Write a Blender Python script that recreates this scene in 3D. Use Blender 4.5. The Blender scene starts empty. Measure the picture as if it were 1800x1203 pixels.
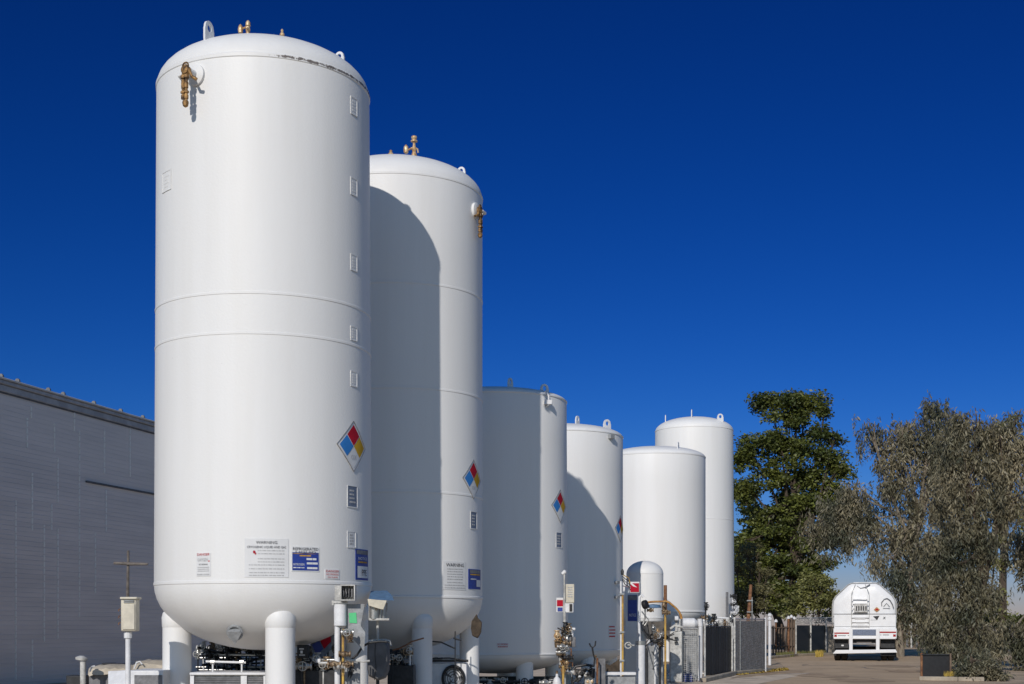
import bpy, bmesh, math, random
import numpy as np
from mathutils import Vector, Matrix

# ---------------------------------------------------------------- camera, sky, sun
S = bpy.context.scene
COL = S.collection
F, CX, HY, EYE = 2500.0, 900.0, 1098.0, 1.5      # focal length (photo px), centre column, horizon row, eye height
cam_d = bpy.data.cameras.new('camera')
cam = bpy.data.objects.new('camera', cam_d); COL.objects.link(cam)
cam.location = (0, 0, EYE); cam.rotation_euler = (math.radians(90), 0, 0)
cam_d.sensor_width = 36; cam_d.lens = 36 * F / 1800
cam_d.shift_y = (HY - 601.5) / 1800
cam_d.clip_end = 3000
S.camera = cam
SUN_AZ, SUN_EL = 16.6, 28.2                       # light travels 16 deg right of straight ahead
b, e = math.radians(SUN_AZ), math.radians(SUN_EL)
to_sun = Vector((-math.sin(b) * math.cos(e), -math.cos(b) * math.cos(e), math.sin(e)))
sd = bpy.data.lights.new('sun', 'SUN'); sd.energy = 3.1; sd.angle = math.radians(0.5); sd.color = (1, 0.945, 0.875)
sun = bpy.data.objects.new('sun', sd); COL.objects.link(sun)
sun.rotation_euler = to_sun.to_track_quat('Z', 'Y').to_euler(); sun.location = (-20, -60, 50)
W = bpy.data.worlds.new('World'); S.world = W; W.use_nodes = True
nt = W.node_tree; nt.nodes.clear()
sky = nt.nodes.new('ShaderNodeTexSky'); sky.sky_type = 'NISHITA'; sky.sun_disc = False
sky.sun_elevation = e; sky.sun_rotation = math.pi + b
sky.air_density = 1.0; sky.dust_density = 0.2; sky.ozone_density = 4.0; sky.altitude = 300
hs = nt.nodes.new('ShaderNodeHueSaturation'); hs.inputs['Saturation'].default_value = 1.25; hs.inputs['Value'].default_value = 1.0
bg = nt.nodes.new('ShaderNodeBackground'); bg.inputs['Strength'].default_value = 0.09
wo = nt.nodes.new('ShaderNodeOutputWorld')
nt.links.new(sky.outputs[0], hs.inputs['Color'])
# a polarised sky: each channel of the sky is deepened by its own power, the same for every ray
bg.inputs['Strength'].default_value = 0.085
sep = nt.nodes.new('ShaderNodeSeparateColor'); cmb = nt.nodes.new('ShaderNodeCombineColor')
nt.links.new(hs.outputs[0], sep.inputs[0])
for i, (pw, k) in enumerate(((2.0, .55), (1.55, .45), (1.6, .79))):
    m0 = nt.nodes.new('ShaderNodeMath'); m0.operation = 'MULTIPLY'; m0.inputs[1].default_value = 0.09; nt.links.new(sep.outputs[i], m0.inputs[0])
    m1 = nt.nodes.new('ShaderNodeMath'); m1.operation = 'POWER'; m1.inputs[1].default_value = pw; nt.links.new(m0.outputs[0], m1.inputs[0])
    m2 = nt.nodes.new('ShaderNodeMath'); m2.operation = 'MULTIPLY'; m2.inputs[1].default_value = k / 0.085; nt.links.new(m1.outputs[0], m2.inputs[0])
    nt.links.new(m2.outputs[0], cmb.inputs[i])
# polarisation works on the half of the sky turned away from the sun; towards the sun the sky stays as it is
wtc = nt.nodes.new('ShaderNodeTexCoord'); wdt = nt.nodes.new('ShaderNodeVectorMath'); wdt.operation = 'DOT_PRODUCT'
wdt.inputs[1].default_value = (math.sin(b) * .4, .95, -.1)
nt.links.new(wtc.outputs['Generated'], wdt.inputs[0])
wmr = nt.nodes.new('ShaderNodeMapRange'); wmr.interpolation_type = 'SMOOTHSTEP'
wmr.inputs['From Min'].default_value = 0.30; wmr.inputs['From Max'].default_value = 0.72
nt.links.new(wdt.outputs['Value'], wmr.inputs['Value'])
wsc = nt.nodes.new('ShaderNodeVectorMath'); wsc.operation = 'SCALE'; wsc.inputs['Scale'].default_value = 1.0; nt.links.new(hs.outputs[0], wsc.inputs[0])
wmx = nt.nodes.new('ShaderNodeMix'); wmx.data_type = 'RGBA'
nt.links.new(wmr.outputs[0], wmx.inputs['Factor']); nt.links.new(wsc.outputs[0], wmx.inputs['A']); nt.links.new(cmb.outputs[0], wmx.inputs['B'])
nt.links.new(wmx.outputs['Result'], bg.inputs[0]); nt.links.new(bg.outputs[0], wo.inputs[0])
S.view_settings.view_transform = 'Standard'; S.view_settings.look = 'None'
S.view_settings.exposure = 0.0; S.view_settings.gamma = 1
R = random.Random(7)
rad = math.radians
PI = math.pi

# ---------------------------------------------------------------- materials
def mat(name, col, rough=0.6, metal=0.0, vary=0.0, scale=4.0, col2=None, bump=0.0, bscale=40.0, island=0.0, spec=0.5, stretch=None, tr=0.0, lo=0.4, hi=0.65):
    m = bpy.data.materials.new(name); m.use_nodes = True
    t = m.node_tree; p = t.nodes['Principled BSDF']; L = t.links.new
    p.inputs['Roughness'].default_value = rough; p.inputs['Metallic'].default_value = metal
    p.inputs['Specular IOR Level'].default_value = spec
    p.inputs['Base Color'].default_value = (*col, 1)
    tc = t.nodes.new('ShaderNodeTexCoord'); mp = t.nodes.new('ShaderNodeMapping'); L(tc.outputs['Object'], mp.inputs[0])
    if stretch: mp.inputs['Scale'].default_value = stretch
    src = None
    if vary or col2:
        n = t.nodes.new('ShaderNodeTexNoise'); n.inputs['Scale'].default_value = scale; n.inputs['Detail'].default_value = 6; n.inputs['Roughness'].default_value = 0.65
        L(mp.outputs[0], n.inputs['Vector'])
        r = t.nodes.new('ShaderNodeValToRGB'); r.color_ramp.elements[0].position = lo; r.color_ramp.elements[1].position = hi
        c2 = col2 if col2 else tuple(c * (1 - vary) for c in col)
        r.color_ramp.elements[0].color = (*c2, 1); r.color_ramp.elements[1].color = (*col, 1)
        L(n.outputs[0], r.inputs[0]); src = r.outputs[0]
    if island:
        g = t.nodes.new('ShaderNodeNewGeometry'); mr = t.nodes.new('ShaderNodeMapRange')
        mr.inputs['To Min'].default_value = 1 - island; mr.inputs['To Max'].default_value = 1 + island
        L(g.outputs['Random Per Island'], mr.inputs['Value'])
        mx = t.nodes.new('ShaderNodeVectorMath'); mx.operation = 'SCALE'
        if src: L(src, mx.inputs[0])
        else: mx.inputs[0].default_value = col
        L(mr.outputs[0], mx.inputs['Scale']); src = mx.outputs[0]
    if src: L(src, p.inputs['Base Color'])
    if bump:
        n = t.nodes.new('ShaderNodeTexNoise'); n.inputs['Scale'].default_value = bscale; n.inputs['Detail'].default_value = 3
        L(tc.outputs['Object'], n.inputs['Vector'])
        bp = t.nodes.new('ShaderNodeBump'); bp.inputs['Strength'].default_value = bump; bp.inputs['Distance'].default_value = 0.02
        L(n.outputs[0], bp.inputs['Height']); L(bp.outputs[0], p.inputs['Normal'])
    if tr:
        tl = t.nodes.new('ShaderNodeBsdfTranslucent'); ms = t.nodes.new('ShaderNodeMixShader'); ms.inputs[0].default_value = tr
        if src: L(src, tl.inputs[0])
        else: tl.inputs[0].default_value = (*col, 1)
        L(p.outputs[0], ms.inputs[1]); L(tl.outputs[0], ms.inputs[2]); L(ms.outputs[0], t.nodes['Material Output'].inputs[0])
    return m

def tank_paint(name, base=(0.74, 0.735, 0.725), chipband=None):
    """white enamel: soft weather streaks, orange-peel bump, rust-dark chips near a weld at height chipband"""
    m = bpy.data.materials.new(name); m.use_nodes = True
    t = m.node_tree; p = t.nodes['Principled BSDF']; L = t.links.new; N = t.nodes.new
    p.inputs['Roughness'].default_value = 0.5; p.inputs['Specular IOR Level'].default_value = 0.4
    tc = N('ShaderNodeTexCoord'); mp = N('ShaderNodeMapping'); mp.inputs['Scale'].default_value = (2.2, 2.2, 0.16)
    L(tc.outputs['Object'], mp.inputs[0])
    n1 = N('ShaderNodeTexNoise'); n1.inputs['Scale'].default_value = 1.6; n1.inputs['Detail'].default_value = 8; n1.inputs['Roughness'].default_value = 0.6
    L(mp.outputs[0], n1.inputs['Vector'])
    r1 = N('ShaderNodeValToRGB'); r1.color_ramp.elements[0].position = 0.30; r1.color_ramp.elements[1].position = 0.62
    r1.color_ramp.elements[0].color = (base[0] * .965, base[1] * .96, base[2] * .95, 1); r1.color_ramp.elements[1].color = (*base, 1)
    L(n1.outputs[0], r1.inputs[0])
    # sparse specks
    n2 = N('ShaderNodeTexNoise'); n2.inputs['Scale'].default_value = 9; n2.inputs['Detail'].default_value = 8; n2.inputs['Roughness'].default_value = 0.72
    L(tc.outputs['Object'], n2.inputs['Vector'])
    r2 = N('ShaderNodeValToRGB'); r2.color_ramp.elements[0].position = 0.695; r2.color_ramp.elements[1].position = 0.73
    L(n2.outputs[0], r2.inputs[0])
    mx = N('ShaderNodeMix'); mx.data_type = 'RGBA'; L(r2.outputs[0], mx.inputs['Factor']); L(r1.outputs[0], mx.inputs['A']); mx.inputs['B'].default_value = (.42, .41, .40, 1)
    out = mx.outputs['Result']
    if chipband is not None:
        sp = N('ShaderNodeSeparateXYZ'); L(tc.outputs['Object'], sp.inputs[0])
        a = N('ShaderNodeMath'); a.operation = 'SUBTRACT'; L(sp.outputs['Z'], a.inputs[0]); a.inputs[1].default_value = chipband
        c = N('ShaderNodeMath'); c.operation = 'ABSOLUTE'; L(a.outputs[0], c.inputs[0])
        mr = N('ShaderNodeMapRange'); mr.inputs['From Min'].default_value = 0.0; mr.inputs['From Max'].default_value = 0.09
        mr.inputs['To Min'].default_value = 1.0; mr.inputs['To Max'].default_value = 0.0; L(c.outputs[0], mr.inputs['Value'])
        n3 = N('ShaderNodeTexNoise'); n3.inputs['Scale'].default_value = 16; n3.inputs['Detail'].default_value = 9; n3.inputs['Roughness'].default_value = 0.75
        L(tc.outputs['Object'], n3.inputs['Vector'])
        # chips cluster on the camera-right half of the seam
        mrx = N('ShaderNodeMapRange'); mrx.inputs['From Min'].default_value = -0.4; mrx.inputs['From Max'].default_value = 0.5; mrx.inputs['To Min'].default_value = 0.12; mrx.inputs['To Max'].default_value = 1
        L(sp.outputs['X'], mrx.inputs['Value'])
        q0 = N('ShaderNodeMath'); q0.operation = 'MULTIPLY'; L(n3.outputs[0], q0.inputs[0]); L(mr.outputs[0], q0.inputs[1])
        q = N('ShaderNodeMath'); q.operation = 'MULTIPLY'; L(q0.outputs[0], q.inputs[0]); L(mrx.outputs[0], q.inputs[1])
        r3 = N('ShaderNodeValToRGB'); r3.color_ramp.elements[0].position = 0.40; r3.color_ramp.elements[1].position = 0.44
        L(q.outputs[0], r3.inputs[0])
        m2 = N('ShaderNodeMix'); m2.data_type = 'RGBA'; L(r3.outputs[0], m2.inputs['Factor']); L(out, m2.inputs['A']); m2.inputs['B'].default_value = (.16, .14, .13, 1)
        out = m2.outputs['Result']
    L(out, p.inputs['Base Color'])
    nb = N('ShaderNodeTexNoise'); nb.inputs['Scale'].default_value = 32; nb.inputs['Detail'].default_value = 5
    L(tc.outputs['Object'], nb.inputs['Vector'])
    bp = N('ShaderNodeBump'); bp.inputs['Strength'].default_value = 0.22; bp.inputs['Distance'].default_value = 0.010
    L(nb.outputs[0], bp.inputs['Height']); L(bp.outputs[0], p.inputs['Normal'])
    return m

def siding_mat():
    m = bpy.data.materials.new('metal_siding'); m.use_nodes = True
    t = m.node_tree; p = t.nodes['Principled BSDF']; L = t.links.new; N = t.nodes.new
    p.inputs['Roughness'].default_value = 0.55
    tc = N('ShaderNodeTexCoord')
    mp = N('ShaderNodeMapping'); mp.inputs['Scale'].default_value = (0.25, 0.25, 3.0); L(tc.outputs['Object'], mp.inputs[0])
    n = N('ShaderNodeTexNoise'); n.inputs['Scale'].default_value = 1.2; n.inputs['Detail'].default_value = 7; L(mp.outputs[0], n.inputs['Vector'])
    r = N('ShaderNodeValToRGB'); r.color_ramp.elements[0].position = .3; r.color_ramp.elements[1].position = .7
    r.color_ramp.elements[0].color = (.585, .545, .535, 1); r.color_ramp.elements[1].color = (.70, .645, .625, 1)
    L(n.outputs[0], r.inputs[0]); L(r.outputs[0], p.inputs['Base Color'])
    return m

M = dict(
    paint=tank_paint('white_tank_paint'),
    paint_chip=tank_paint('white_tank_paint_chipped', chipband=9.22),
    paint_b=tank_paint('white_tank_paint_far', (0.77, 0.76, 0.745)),
    white=mat('white_enamel', (.74, .74, .75), .5, vary=.16, scale=6, bump=.15),
    dirty=mat('dirty_white', (.62, .61, .58), .6, vary=.45, scale=9, bump=.2),
    grey=mat('grey_paint', (.33, .34, .35), .6, vary=.35, scale=7, bump=.2),
    midgrey=mat('mid_grey', (.20, .20, .21), .6, vary=.4, scale=8, bump=.2),
    dark=mat('dark_steel', (.035, .036, .04), .5, vary=.5, scale=12, metal=.3),
    black=mat('black_rubber', (.015, .015, .017), .55, vary=.4, scale=14),
    beige=mat('beige_enamel', (.62, .57, .46), .55, vary=.2, scale=8),
    brass=mat('tarnished_brass', (.38, .28, .17), .5, .5, col2=(.10, .06, .035), scale=14, bump=.3),
    brassd=mat('rusty_brass', (.46, .26, .09), .6, .35, col2=(.05, .025, .012), scale=13, bump=.5, bscale=60),
    brassl=mat('pale_brass', (.72, .58, .38), .45, .3, col2=(.42, .24, .10), scale=12, bump=.2),
    steel=mat('bare_steel', (.55, .54, .52), .35, .8, vary=.3, scale=10),
    rust=mat('rusty_steel', (.30, .15, .07), .8, .1, col2=(.14, .06, .03), scale=10, bump=.4),
    greywood=mat('grey_wood', (.20, .175, .155), .85, col2=(.10, .085, .075), scale=6, bump=.5),
    wood=mat('weathered_wood', (.22, .16, .11), .85, col2=(.09, .06, .045), scale=6, bump=.5, stretch=(6, 6, .6)),
    yellow=mat('yellow_paint', (.60, .38, .07), .5, col2=(.34, .20, .06), scale=9),
    orange=mat('orange_paint', (.56, .30, .07), .5, col2=(.30, .13, .03), scale=9),
    red=mat('sign_red', (.46, .010, .03), .75, spec=.15, vary=.2),
    redlet=mat('red_lettering', (.50, .03, .035), .6),
    blue=mat('sign_blue', (.04, .22, .60), .75, spec=.15, vary=.15),
    navy=mat('sign_navy', (.02, .05, .30), .5, vary=.25, scale=14),
    gold=mat('sign_yellow', (.62, .36, .03), .75, spec=.15, vary=.2),
    signw=mat('sign_white', (.72, .72, .72), .5, vary=.1),
    placard=mat('placard_white', (.68, .68, .68), .5, vary=.07),
    ink=mat('black_ink', (.05, .05, .06), .7),
    greyink=mat('faded_ink', (.34, .34, .35), .7, col2=(.5, .5, .5), scale=30),
    plate=mat('grey_blue_plate', (.17, .21, .30), .5, vary=.4, scale=30),
    green=mat('green_sticker', (.08, .50, .20), .6),
    bluep=mat('faded_blue_lid', (.10, .19, .32), .6, vary=.3, scale=10),
    canvas=mat('grey_canvas', (.13, .13, .135), .85, vary=.35, scale=5, bump=.4, bscale=9),
    tarp=mat('pale_tarp', (.55, .48, .38), .85, vary=.3, scale=3, bump=.4, bscale=6),
    brownbag=mat('brown_burlap', (.085, .062, .042), .9, vary=.5, scale=8, bump=.5, bscale=30),
    conc=mat('concrete', (.66, .55, .43), .9, spec=.15, vary=.3, scale=1.3, bump=.3, bscale=30),
    kerb=mat('kerb_concrete', (.42, .36, .28), .85, vary=.35, scale=2, bump=.3),
    asphalt=mat('old_asphalt', (.54, .405, .275), .95, spec=.12, vary=.28, scale=.55, bump=.5, bscale=60, lo=.3, hi=.7),
    patch=mat('worn_asphalt_patch', (.45, .335, .23), .95, vary=.35, scale=1.2, spec=.1, bump=.4, bscale=40),
    dirt=mat('dry_dirt', (.50, .39, .28), .95, spec=.1, vary=.4, scale=.8, bump=.6, bscale=18),
    grass=mat('grass_blades', (.07, .11, .025), .8, col2=(.17, .14, .05), scale=2, island=.4),
    litter=mat('yellow_leaf_litter', (.42, .30, .06), .85, island=.35),
    tyre=mat('tyre_rubber', (.018, .018, .019), .75, vary=.3, scale=12),
    chrome=mat('rim_metal', (.5, .5, .5), .3, .9),
    truckw=mat('truck_white', (.80, .80, .80), .35, vary=.07, scale=3),
    lens=mat('red_lens', (.35, .01, .01), .25),
    siding=siding_mat(),
    trim=mat('roof_trim', (.40, .40, .42), .55, vary=.3, scale=2),
    roof=mat('roof_metal', (.55, .55, .56), .5, vary=.2, scale=1),
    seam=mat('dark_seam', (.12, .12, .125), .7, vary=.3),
    fastener=mat('faded_fastener_line', (.80, .78, .74), .6),
    bark=mat('pale_bark', (.30, .26, .20), .9, col2=(.13, .10, .075), scale=3, bump=.5, stretch=(3, 3, .5)),
    barkd=mat('dark_bark', (.09, .065, .045), .9, vary=.5, scale=3, bump=.5, stretch=(3, 3, .5)),
    leafd=mat('dark_green_leaf', (.150, .165, .032), .5, col2=(.045, .062, .013), scale=.6, island=.5, tr=.25),
    leafg=mat('grey_olive_leaf', (.285, .240, .150), .55, col2=(.060, .066, .040), scale=.40, island=.6, tr=.18),
    leafy=mat('yellow_green_leaf', (.34, .33, .11), .55, col2=(.11, .12, .035), scale=.8, island=.5, tr=.25),
    leafo=mat('olive_bush_leaf', (.20, .175, .08), .55, col2=(.08, .08, .03), scale=.8, island=.5, tr=.2),
)

# ---------------------------------------------------------------- helpers
def P(x, y, Z):                       # photo pixel + depth -> world point
    return Vector(((x - CX) / F * Z, Z, EYE + (HY - y) / F * Z))
def PX(x, Z): return (x - CX) / F * Z
def PZ(y, Z): return EYE + (HY - y) / F * Z

class MB:
    def __init__(s): s.v = []; s.f = []; s.m = []; s.mi = 0
    def add(s, vs, fs):
        o = len(s.v); s.v += [tuple(v) for v in vs]
        for f in fs: s.f.append([i + o for i in f]); s.m.append(s.mi)
        return s
    def box(s, c, d, rz=0, rx=0, ry=0):
        mt = Matrix.Translation(Vector(c)) @ Matrix.Rotation(rz, 4, 'Z') @ Matrix.Rotation(ry, 4, 'Y') @ Matrix.Rotation(rx, 4, 'X')
        x, y, z = d[0] / 2, d[1] / 2, d[2] / 2
        vs = [mt @ Vector(q) for q in ((-x, -y, -z), (x, -y, -z), (x, y, -z), (-x, y, -z), (-x, -y, z), (x, -y, z), (x, y, z), (-x, y, z))]
        return s.add(vs, [(0, 3, 2, 1), (4, 5, 6, 7), (0, 1, 5, 4), (1, 2, 6, 5), (2, 3, 7, 6), (3, 0, 4, 7)])
    def bb(s, x0, x1, y0, y1, z0, z1, rz=0):
        return s.box(((x0 + x1) / 2, (y0 + y1) / 2, (z0 + z1) / 2), (x1 - x0, y1 - y0, z1 - z0), rz)
    def tube(s, pts, r, n=10, caps=True):
        pts = [Vector(p) for p in pts]; rs = r if isinstance(r, (list, tuple)) else [r] * len(pts)
        rings = []; up = None
        for i, p in enumerate(pts):
            if i == 0: t = pts[1] - p
            elif i == len(pts) - 1: t = p - pts[i - 1]
            else: t = (pts[i + 1] - p).normalized() + (p - pts[i - 1]).normalized()
            t.normalize()
            if up is None: up = Vector((0, 0, 1)) if abs(t.z) < .9 else Vector((1, 0, 0))
            a = t.cross(up).normalized(); up2 = a.cross(t).normalized(); up = up2
            rings.append([p + (a * math.cos(2 * PI * k / n) + up2 * math.sin(2 * PI * k / n)) * rs[i] for k in range(n)])
        vs = [v for rg in rings for v in rg]; fs = []
        for i in range(len(rings) - 1):
            for k in range(n):
                a = i * n + k; b_ = i * n + (k + 1) % n
                fs.append((a, b_, b_ + n, a + n))
        if caps: fs.append(tuple(range(n - 1, -1, -1))); fs.append(tuple(range(len(vs) - n, len(vs))))
        return s.add(vs, fs)
    def lathe(s, prof, c=(0, 0, 0), n=24, axis='Z', rot=None):
        vs = []; fs = []
        for (r, z) in prof:
            for k in range(n):
                a = 2 * PI * k / n; v = Vector((r * math.cos(a), r * math.sin(a), z))
                if axis == 'X': v = Vector((v.z, v.x, v.y))
                if axis == 'Y': v = Vector((v.x, v.z, -v.y))
                if rot is not None: v = rot @ v
                vs.append(v + Vector(c))
        for i in range(len(prof) - 1):
            for k in range(n):
                a = i * n + k; b_ = i * n + (k + 1) % n
                fs.append((a, b_, b_ + n, a + n))
        fs.append(tuple(range(n - 1, -1, -1))); fs.append(tuple(range(len(vs) - n, len(vs))))
        return s.add(vs, fs)
    def torus(s, c, R0, r, n=20, k=8, rot=None, sz=1.0):
        vs = []; fs = []
        for i in range(n):
            a = 2 * PI * i / n
            for j in range(k):
                q = 2 * PI * j / k
                v = Vector(((R0 + r * math.cos(q)) * math.cos(a), (R0 + r * math.cos(q)) * math.sin(a) * sz, r * math.sin(q)))
                if rot is not None: v = rot @ v
                vs.append(v + Vector(c))
        for i in range(n):
            for j in range(k):
                a = i * k + j; b_ = ((i + 1) % n) * k + j; c_ = ((i + 1) % n) * k + (j + 1) % k; d = i * k + (j + 1) % k
                fs.append((a, b_, c_, d))
        return s.add(vs, fs)
    def prism(s, poly, d, rot=None, c=(0, 0, 0)):       # poly in XZ, thickness d along Y
        n = len(poly); vs = []
        for yy in (-d / 2, d / 2):
            for (x, z) in poly:
                v = Vector((x, yy, z))
                if rot is not None: v = rot @ v
                vs.append(v + Vector(c))
        fs = [tuple(range(n)), tuple(range(2 * n - 1, n - 1, -1))]
        for i in range(n): j = (i + 1) % n; fs.append((j, i, i + n, j + n))
        return s.add(vs, fs)
    def build(s, name, m, parent=None, smooth=True, bevel=0, origin=None):
        me = bpy.data.meshes.new(name)
        o = bpy.data.objects.new(name, me); COL.objects.link(o)
        og = Vector(origin) if origin is not None else Vector((0, 0, 0))
        me.from_pydata([tuple(Vector(v) - og) for v in s.v], [], s.f)
        ms = m if isinstance(m, (list, tuple)) else [m]
        for q in ms: me.materials.append(q)
        if len(ms) > 1: me.polygons.foreach_set('material_index', s.m)
        bm = bmesh.new(); bm.from_mesh(me); bmesh.ops.recalc_face_normals(bm, faces=bm.faces); bm.to_mesh(me); bm.free()
        if smooth:
            me.shade_smooth(); me.set_sharp_from_angle(angle=rad(35))
        if bevel:
            md = o.modifiers.new('bevel', 'BEVEL'); md.width = bevel; md.segments = 2; md.limit_method = 'ANGLE'; md.angle_limit = rad(40)
        if parent is not None:
            o.parent = parent
            o.location = og - Vector(WORLD.get(parent.name, (0, 0, 0)))
        else: o.location = og
        WORLD[o.name] = tuple(og)
        return o
WORLD = {}
def tag(o, label=None, cat=None, group=None, kind=None):
    if label: o['label'] = label
    if cat: o['category'] = cat
    if group: o['group'] = group
    if kind: o['kind'] = kind
    return o
def thing(name, label, cat, loc, group=None):
    o = bpy.data.objects.new(name, None); COL.objects.link(o); o.location = loc; o.empty_display_size = .3
    WORLD[o.name] = tuple(loc)
    return tag(o, label, cat, group)
def struct(mb, name, m, **k):
    o = mb.build(name, m, **k); o['kind'] = 'structure'; return o

TXT = {}
def text2d(s):
    if s in TXT: return TXT[s]
    cu = bpy.data.curves.new('lettering', 'FONT'); cu.body = s; cu.align_x = 'CENTER'; cu.align_y = 'CENTER'; cu.resolution_u = 2
    ob = bpy.data.objects.new('lettering', cu); COL.objects.link(ob)
    bpy.context.view_layer.update()
    me = bpy.data.meshes.new_from_object(ob.evaluated_get(bpy.context.evaluated_depsgraph_get()))
    vs = [(v.co.x, v.co.y) for v in me.vertices]; fs = [tuple(p.vertices) for p in me.polygons]
    bpy.data.objects.remove(ob); bpy.data.curves.remove(cu); bpy.data.meshes.remove(me)
    xs = [v[0] for v in vs]; ys = [v[1] for v in vs]
    w = max(xs) - min(xs); h = max(ys) - min(ys); cx = (max(xs) + min(xs)) / 2; cy = (max(ys) + min(ys)) / 2
    TXT[s] = ([((x - cx) / w, (y - cy) / h) for x, y in vs], fs); return TXT[s]

# ---------------------------------------------------------------- tanks
class Tank:
    """vertical cylinder; ring/decals addressed by angle and height, all in real metres"""
    def __init__(s, X, Y, rt, rb, zb, zt, hb, ht):
        s.c = (X, Y); s.rt, s.rb, s.zb, s.zt, s.hb, s.ht = rt, rb, zb, zt, hb, ht
    def Rz(s, z):
        k = min(1, max(0, (z - s.zb) / (s.zt - s.zb))); return s.rb + (s.rt - s.rb) * k
    def hit(s, x, y):                  # photo pixel -> (angle, height) on the shell
        dx = (x - CX) / F; R0 = s.Rz((s.zb + s.zt) / 2)
        for _ in range(3):
            a = dx * dx + 1; bq = -2 * (dx * s.c[0] + s.c[1]); cq = s.c[0] ** 2 + s.c[1] ** 2 - R0 ** 2
            d = max(0, bq * bq - 4 * a * cq); t = (-bq - math.sqrt(d)) / (2 * a); z = PZ(y, t); R0 = s.Rz(z)
        return math.atan2(t - s.c[1], dx * t - s.c[0]), z
    def pt(s, ph, z, off=0):
        r = s.Rz(z) + off; return Vector((s.c[0] + r * math.cos(ph), s.c[1] + r * math.sin(ph), z))
    def shell(s, m, root, seams=(), lip=0.0, n=128):
        mb = MB(); pr = []
        for i in range(15):
            a = PI / 2 * i / 14; pr.append((max(.003, s.rb * math.sin(a)) if i else .003, s.zb - s.hb * math.cos(a)))
        for i in range(1, 7): z = s.zb + (s.zt - s.zb) * i / 6; pr.append((s.Rz(z), z))
        for i in range(1, 15):
            a = PI / 2 * i / 14; pr.append((max(.003, (s.rt) * math.cos(a)), s.zt + s.ht * math.sin(a)))
        mb.lathe(pr, (s.c[0], s.c[1], 0), n)
        o = mb.build('shell', m, root, origin=(s.c[0], s.c[1], 0))
        for z, w, hh in seams:
            r = s.Rz(z); q = MB(); q.lathe([(r - .01, z - hh), (r + w, z - hh * .5), (r + w, z + hh * .5), (r - .01, z + hh)], (s.c[0], s.c[1], 0), n)
            q.build('weld_seam', m, root, origin=(s.c[0], s.c[1], 0))
        return o
    def wrap(s, mb, vs, fs, ph, z, off):
        R0 = s.Rz(z); out = [s.pt(ph + x / R0, z + y, off) for x, y in vs]; mb.add(out, fs)
    def quad(s, mb, q, ph, z, off, n=6):        # bilinear grid of a 2D quad
        vs = []; fs = []
        for j in range(n + 1):
            for i in range(n + 1):
                u, v = i / n, j / n
                x = (q[0][0] * (1 - u) + q[1][0] * u) * (1 - v) + (q[3][0] * (1 - u) + q[2][0] * u) * v
                y = (q[0][1] * (1 - u) + q[1][1] * u) * (1 - v) + (q[3][1] * (1 - u) + q[2][1] * u) * v
                vs.append((x, y))
        for j in range(n):
            for i in range(n): a = j * (n + 1) + i; fs.append((a, a + 1, a + n + 2, a + n + 1))
        s.wrap(mb, vs, fs, ph, z, off)
    def slab(s, mb, x0, x1, z0, z1, ph, z, off, n=8):     # thin curved slab with rim
        s.quad(mb, [(x0, z0), (x1, z0), (x1, z1), (x0, z1)], ph, z, off, n)
        R0 = s.Rz(z)
        for (ax, az, bx, bz) in ((x0, z0, x0, z1), (x1, z0, x1, z1), (x0, z0, x1, z0), (x0, z1, x1, z1)):
            k = 1 if ax == bx else n
            for i in range(k):
                u0, u1 = i / k, (i + 1) / k
                p0 = (ax + (bx - ax) * u0, az + (bz - az) * u0); p1 = (ax + (bx - ax) * u1, az + (bz - az) * u1)
                mb.add([s.pt(ph + p0[0] / R0, z + p0[1], off), s.pt(ph + p1[0] / R0, z + p1[1], off), s.pt(ph + p1[0] / R0, z + p1[1], -.01), s.pt(ph + p0[0] / R0, z + p0[1], -.01)], [(0, 1, 2, 3)])
    def text(s, mb, t, w, h, x, y, ph, z, off):
        vs, fs = text2d(t); s.wrap(mb, [(x + a * w, y + b_ * h) for a, b_ in vs], fs, ph, z, off)
    def leg(s, root, ang, r, rr, m, ztop=None, cap=True):
        x, y = s.c[0] + rr * math.cos(rad(ang)), s.c[1] + rr * math.sin(rad(ang))
        k = rr / s.rb; zt = (s.zb - s.hb * math.sqrt(max(0, 1 - k * k)) + .12) if ztop is None else ztop
        mb = MB(); mb.tube([(x, y, 0.02), (x, y, zt)], r, 32)
        lg = mb.build('leg', m, root, origin=(x, y, 0))
        q = MB(); q.bb(x - r * 1.5, x + r * 1.5, y - r * 1.5, y + r * 1.5, 0, .03); q.build('foot_plate', m, lg, bevel=.005)
        if cap:   # saddle pad where the leg meets the dished end
            q = MB(); q.tube([(x, y, zt - .16), (x, y, zt - .15), (x, y, zt - .02), (x, y, zt + .05), (x, y, zt + .09), (x, y, zt + .11)], [r * 1.0, r * 1.035, r * 1.06, r * .98, r * .75, r * .3], 32); q.build('saddle_pad', m, lg)
        return lg
    def lug(s, root, x, y, h, m, face=None, Zadd=0, off=0):
        """lifting eye on the top shoulder; x,y photo pixel of its foot, h its height in m; face = turn of the plate in degrees"""
        # locate on the dome: march along the ray till inside the head
        dx, dz = (x - CX) / F, (HY - y) / F; best = None
        for i in range(4000):
            t = s.c[1] - s.rt * 1.05 + i * s.rt * 2.1 / 4000
            X, Z = dx * t - s.c[0], EYE + dz * t; Y = t - s.c[1]; rr = math.hypot(X, Y) / s.rt
            if rr > 1.03: continue
            zz = s.zt + s.ht * math.sqrt(max(0, 1 - rr * rr)); gap = abs(Z - zz)
            if best is None or gap < best[0]: best = (gap, Vector((dx * t, t, zz)))
        p = best[1]; a = rad(face if face is not None else 0)
        poly = []; w = h * .42
        for i in range(13): q = PI * i / 12; poly.append((w * math.cos(q), h - w + w * math.sin(q)))
        poly += [(-w * 1.15, -.10), (w * 1.15, -.10)]
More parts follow.
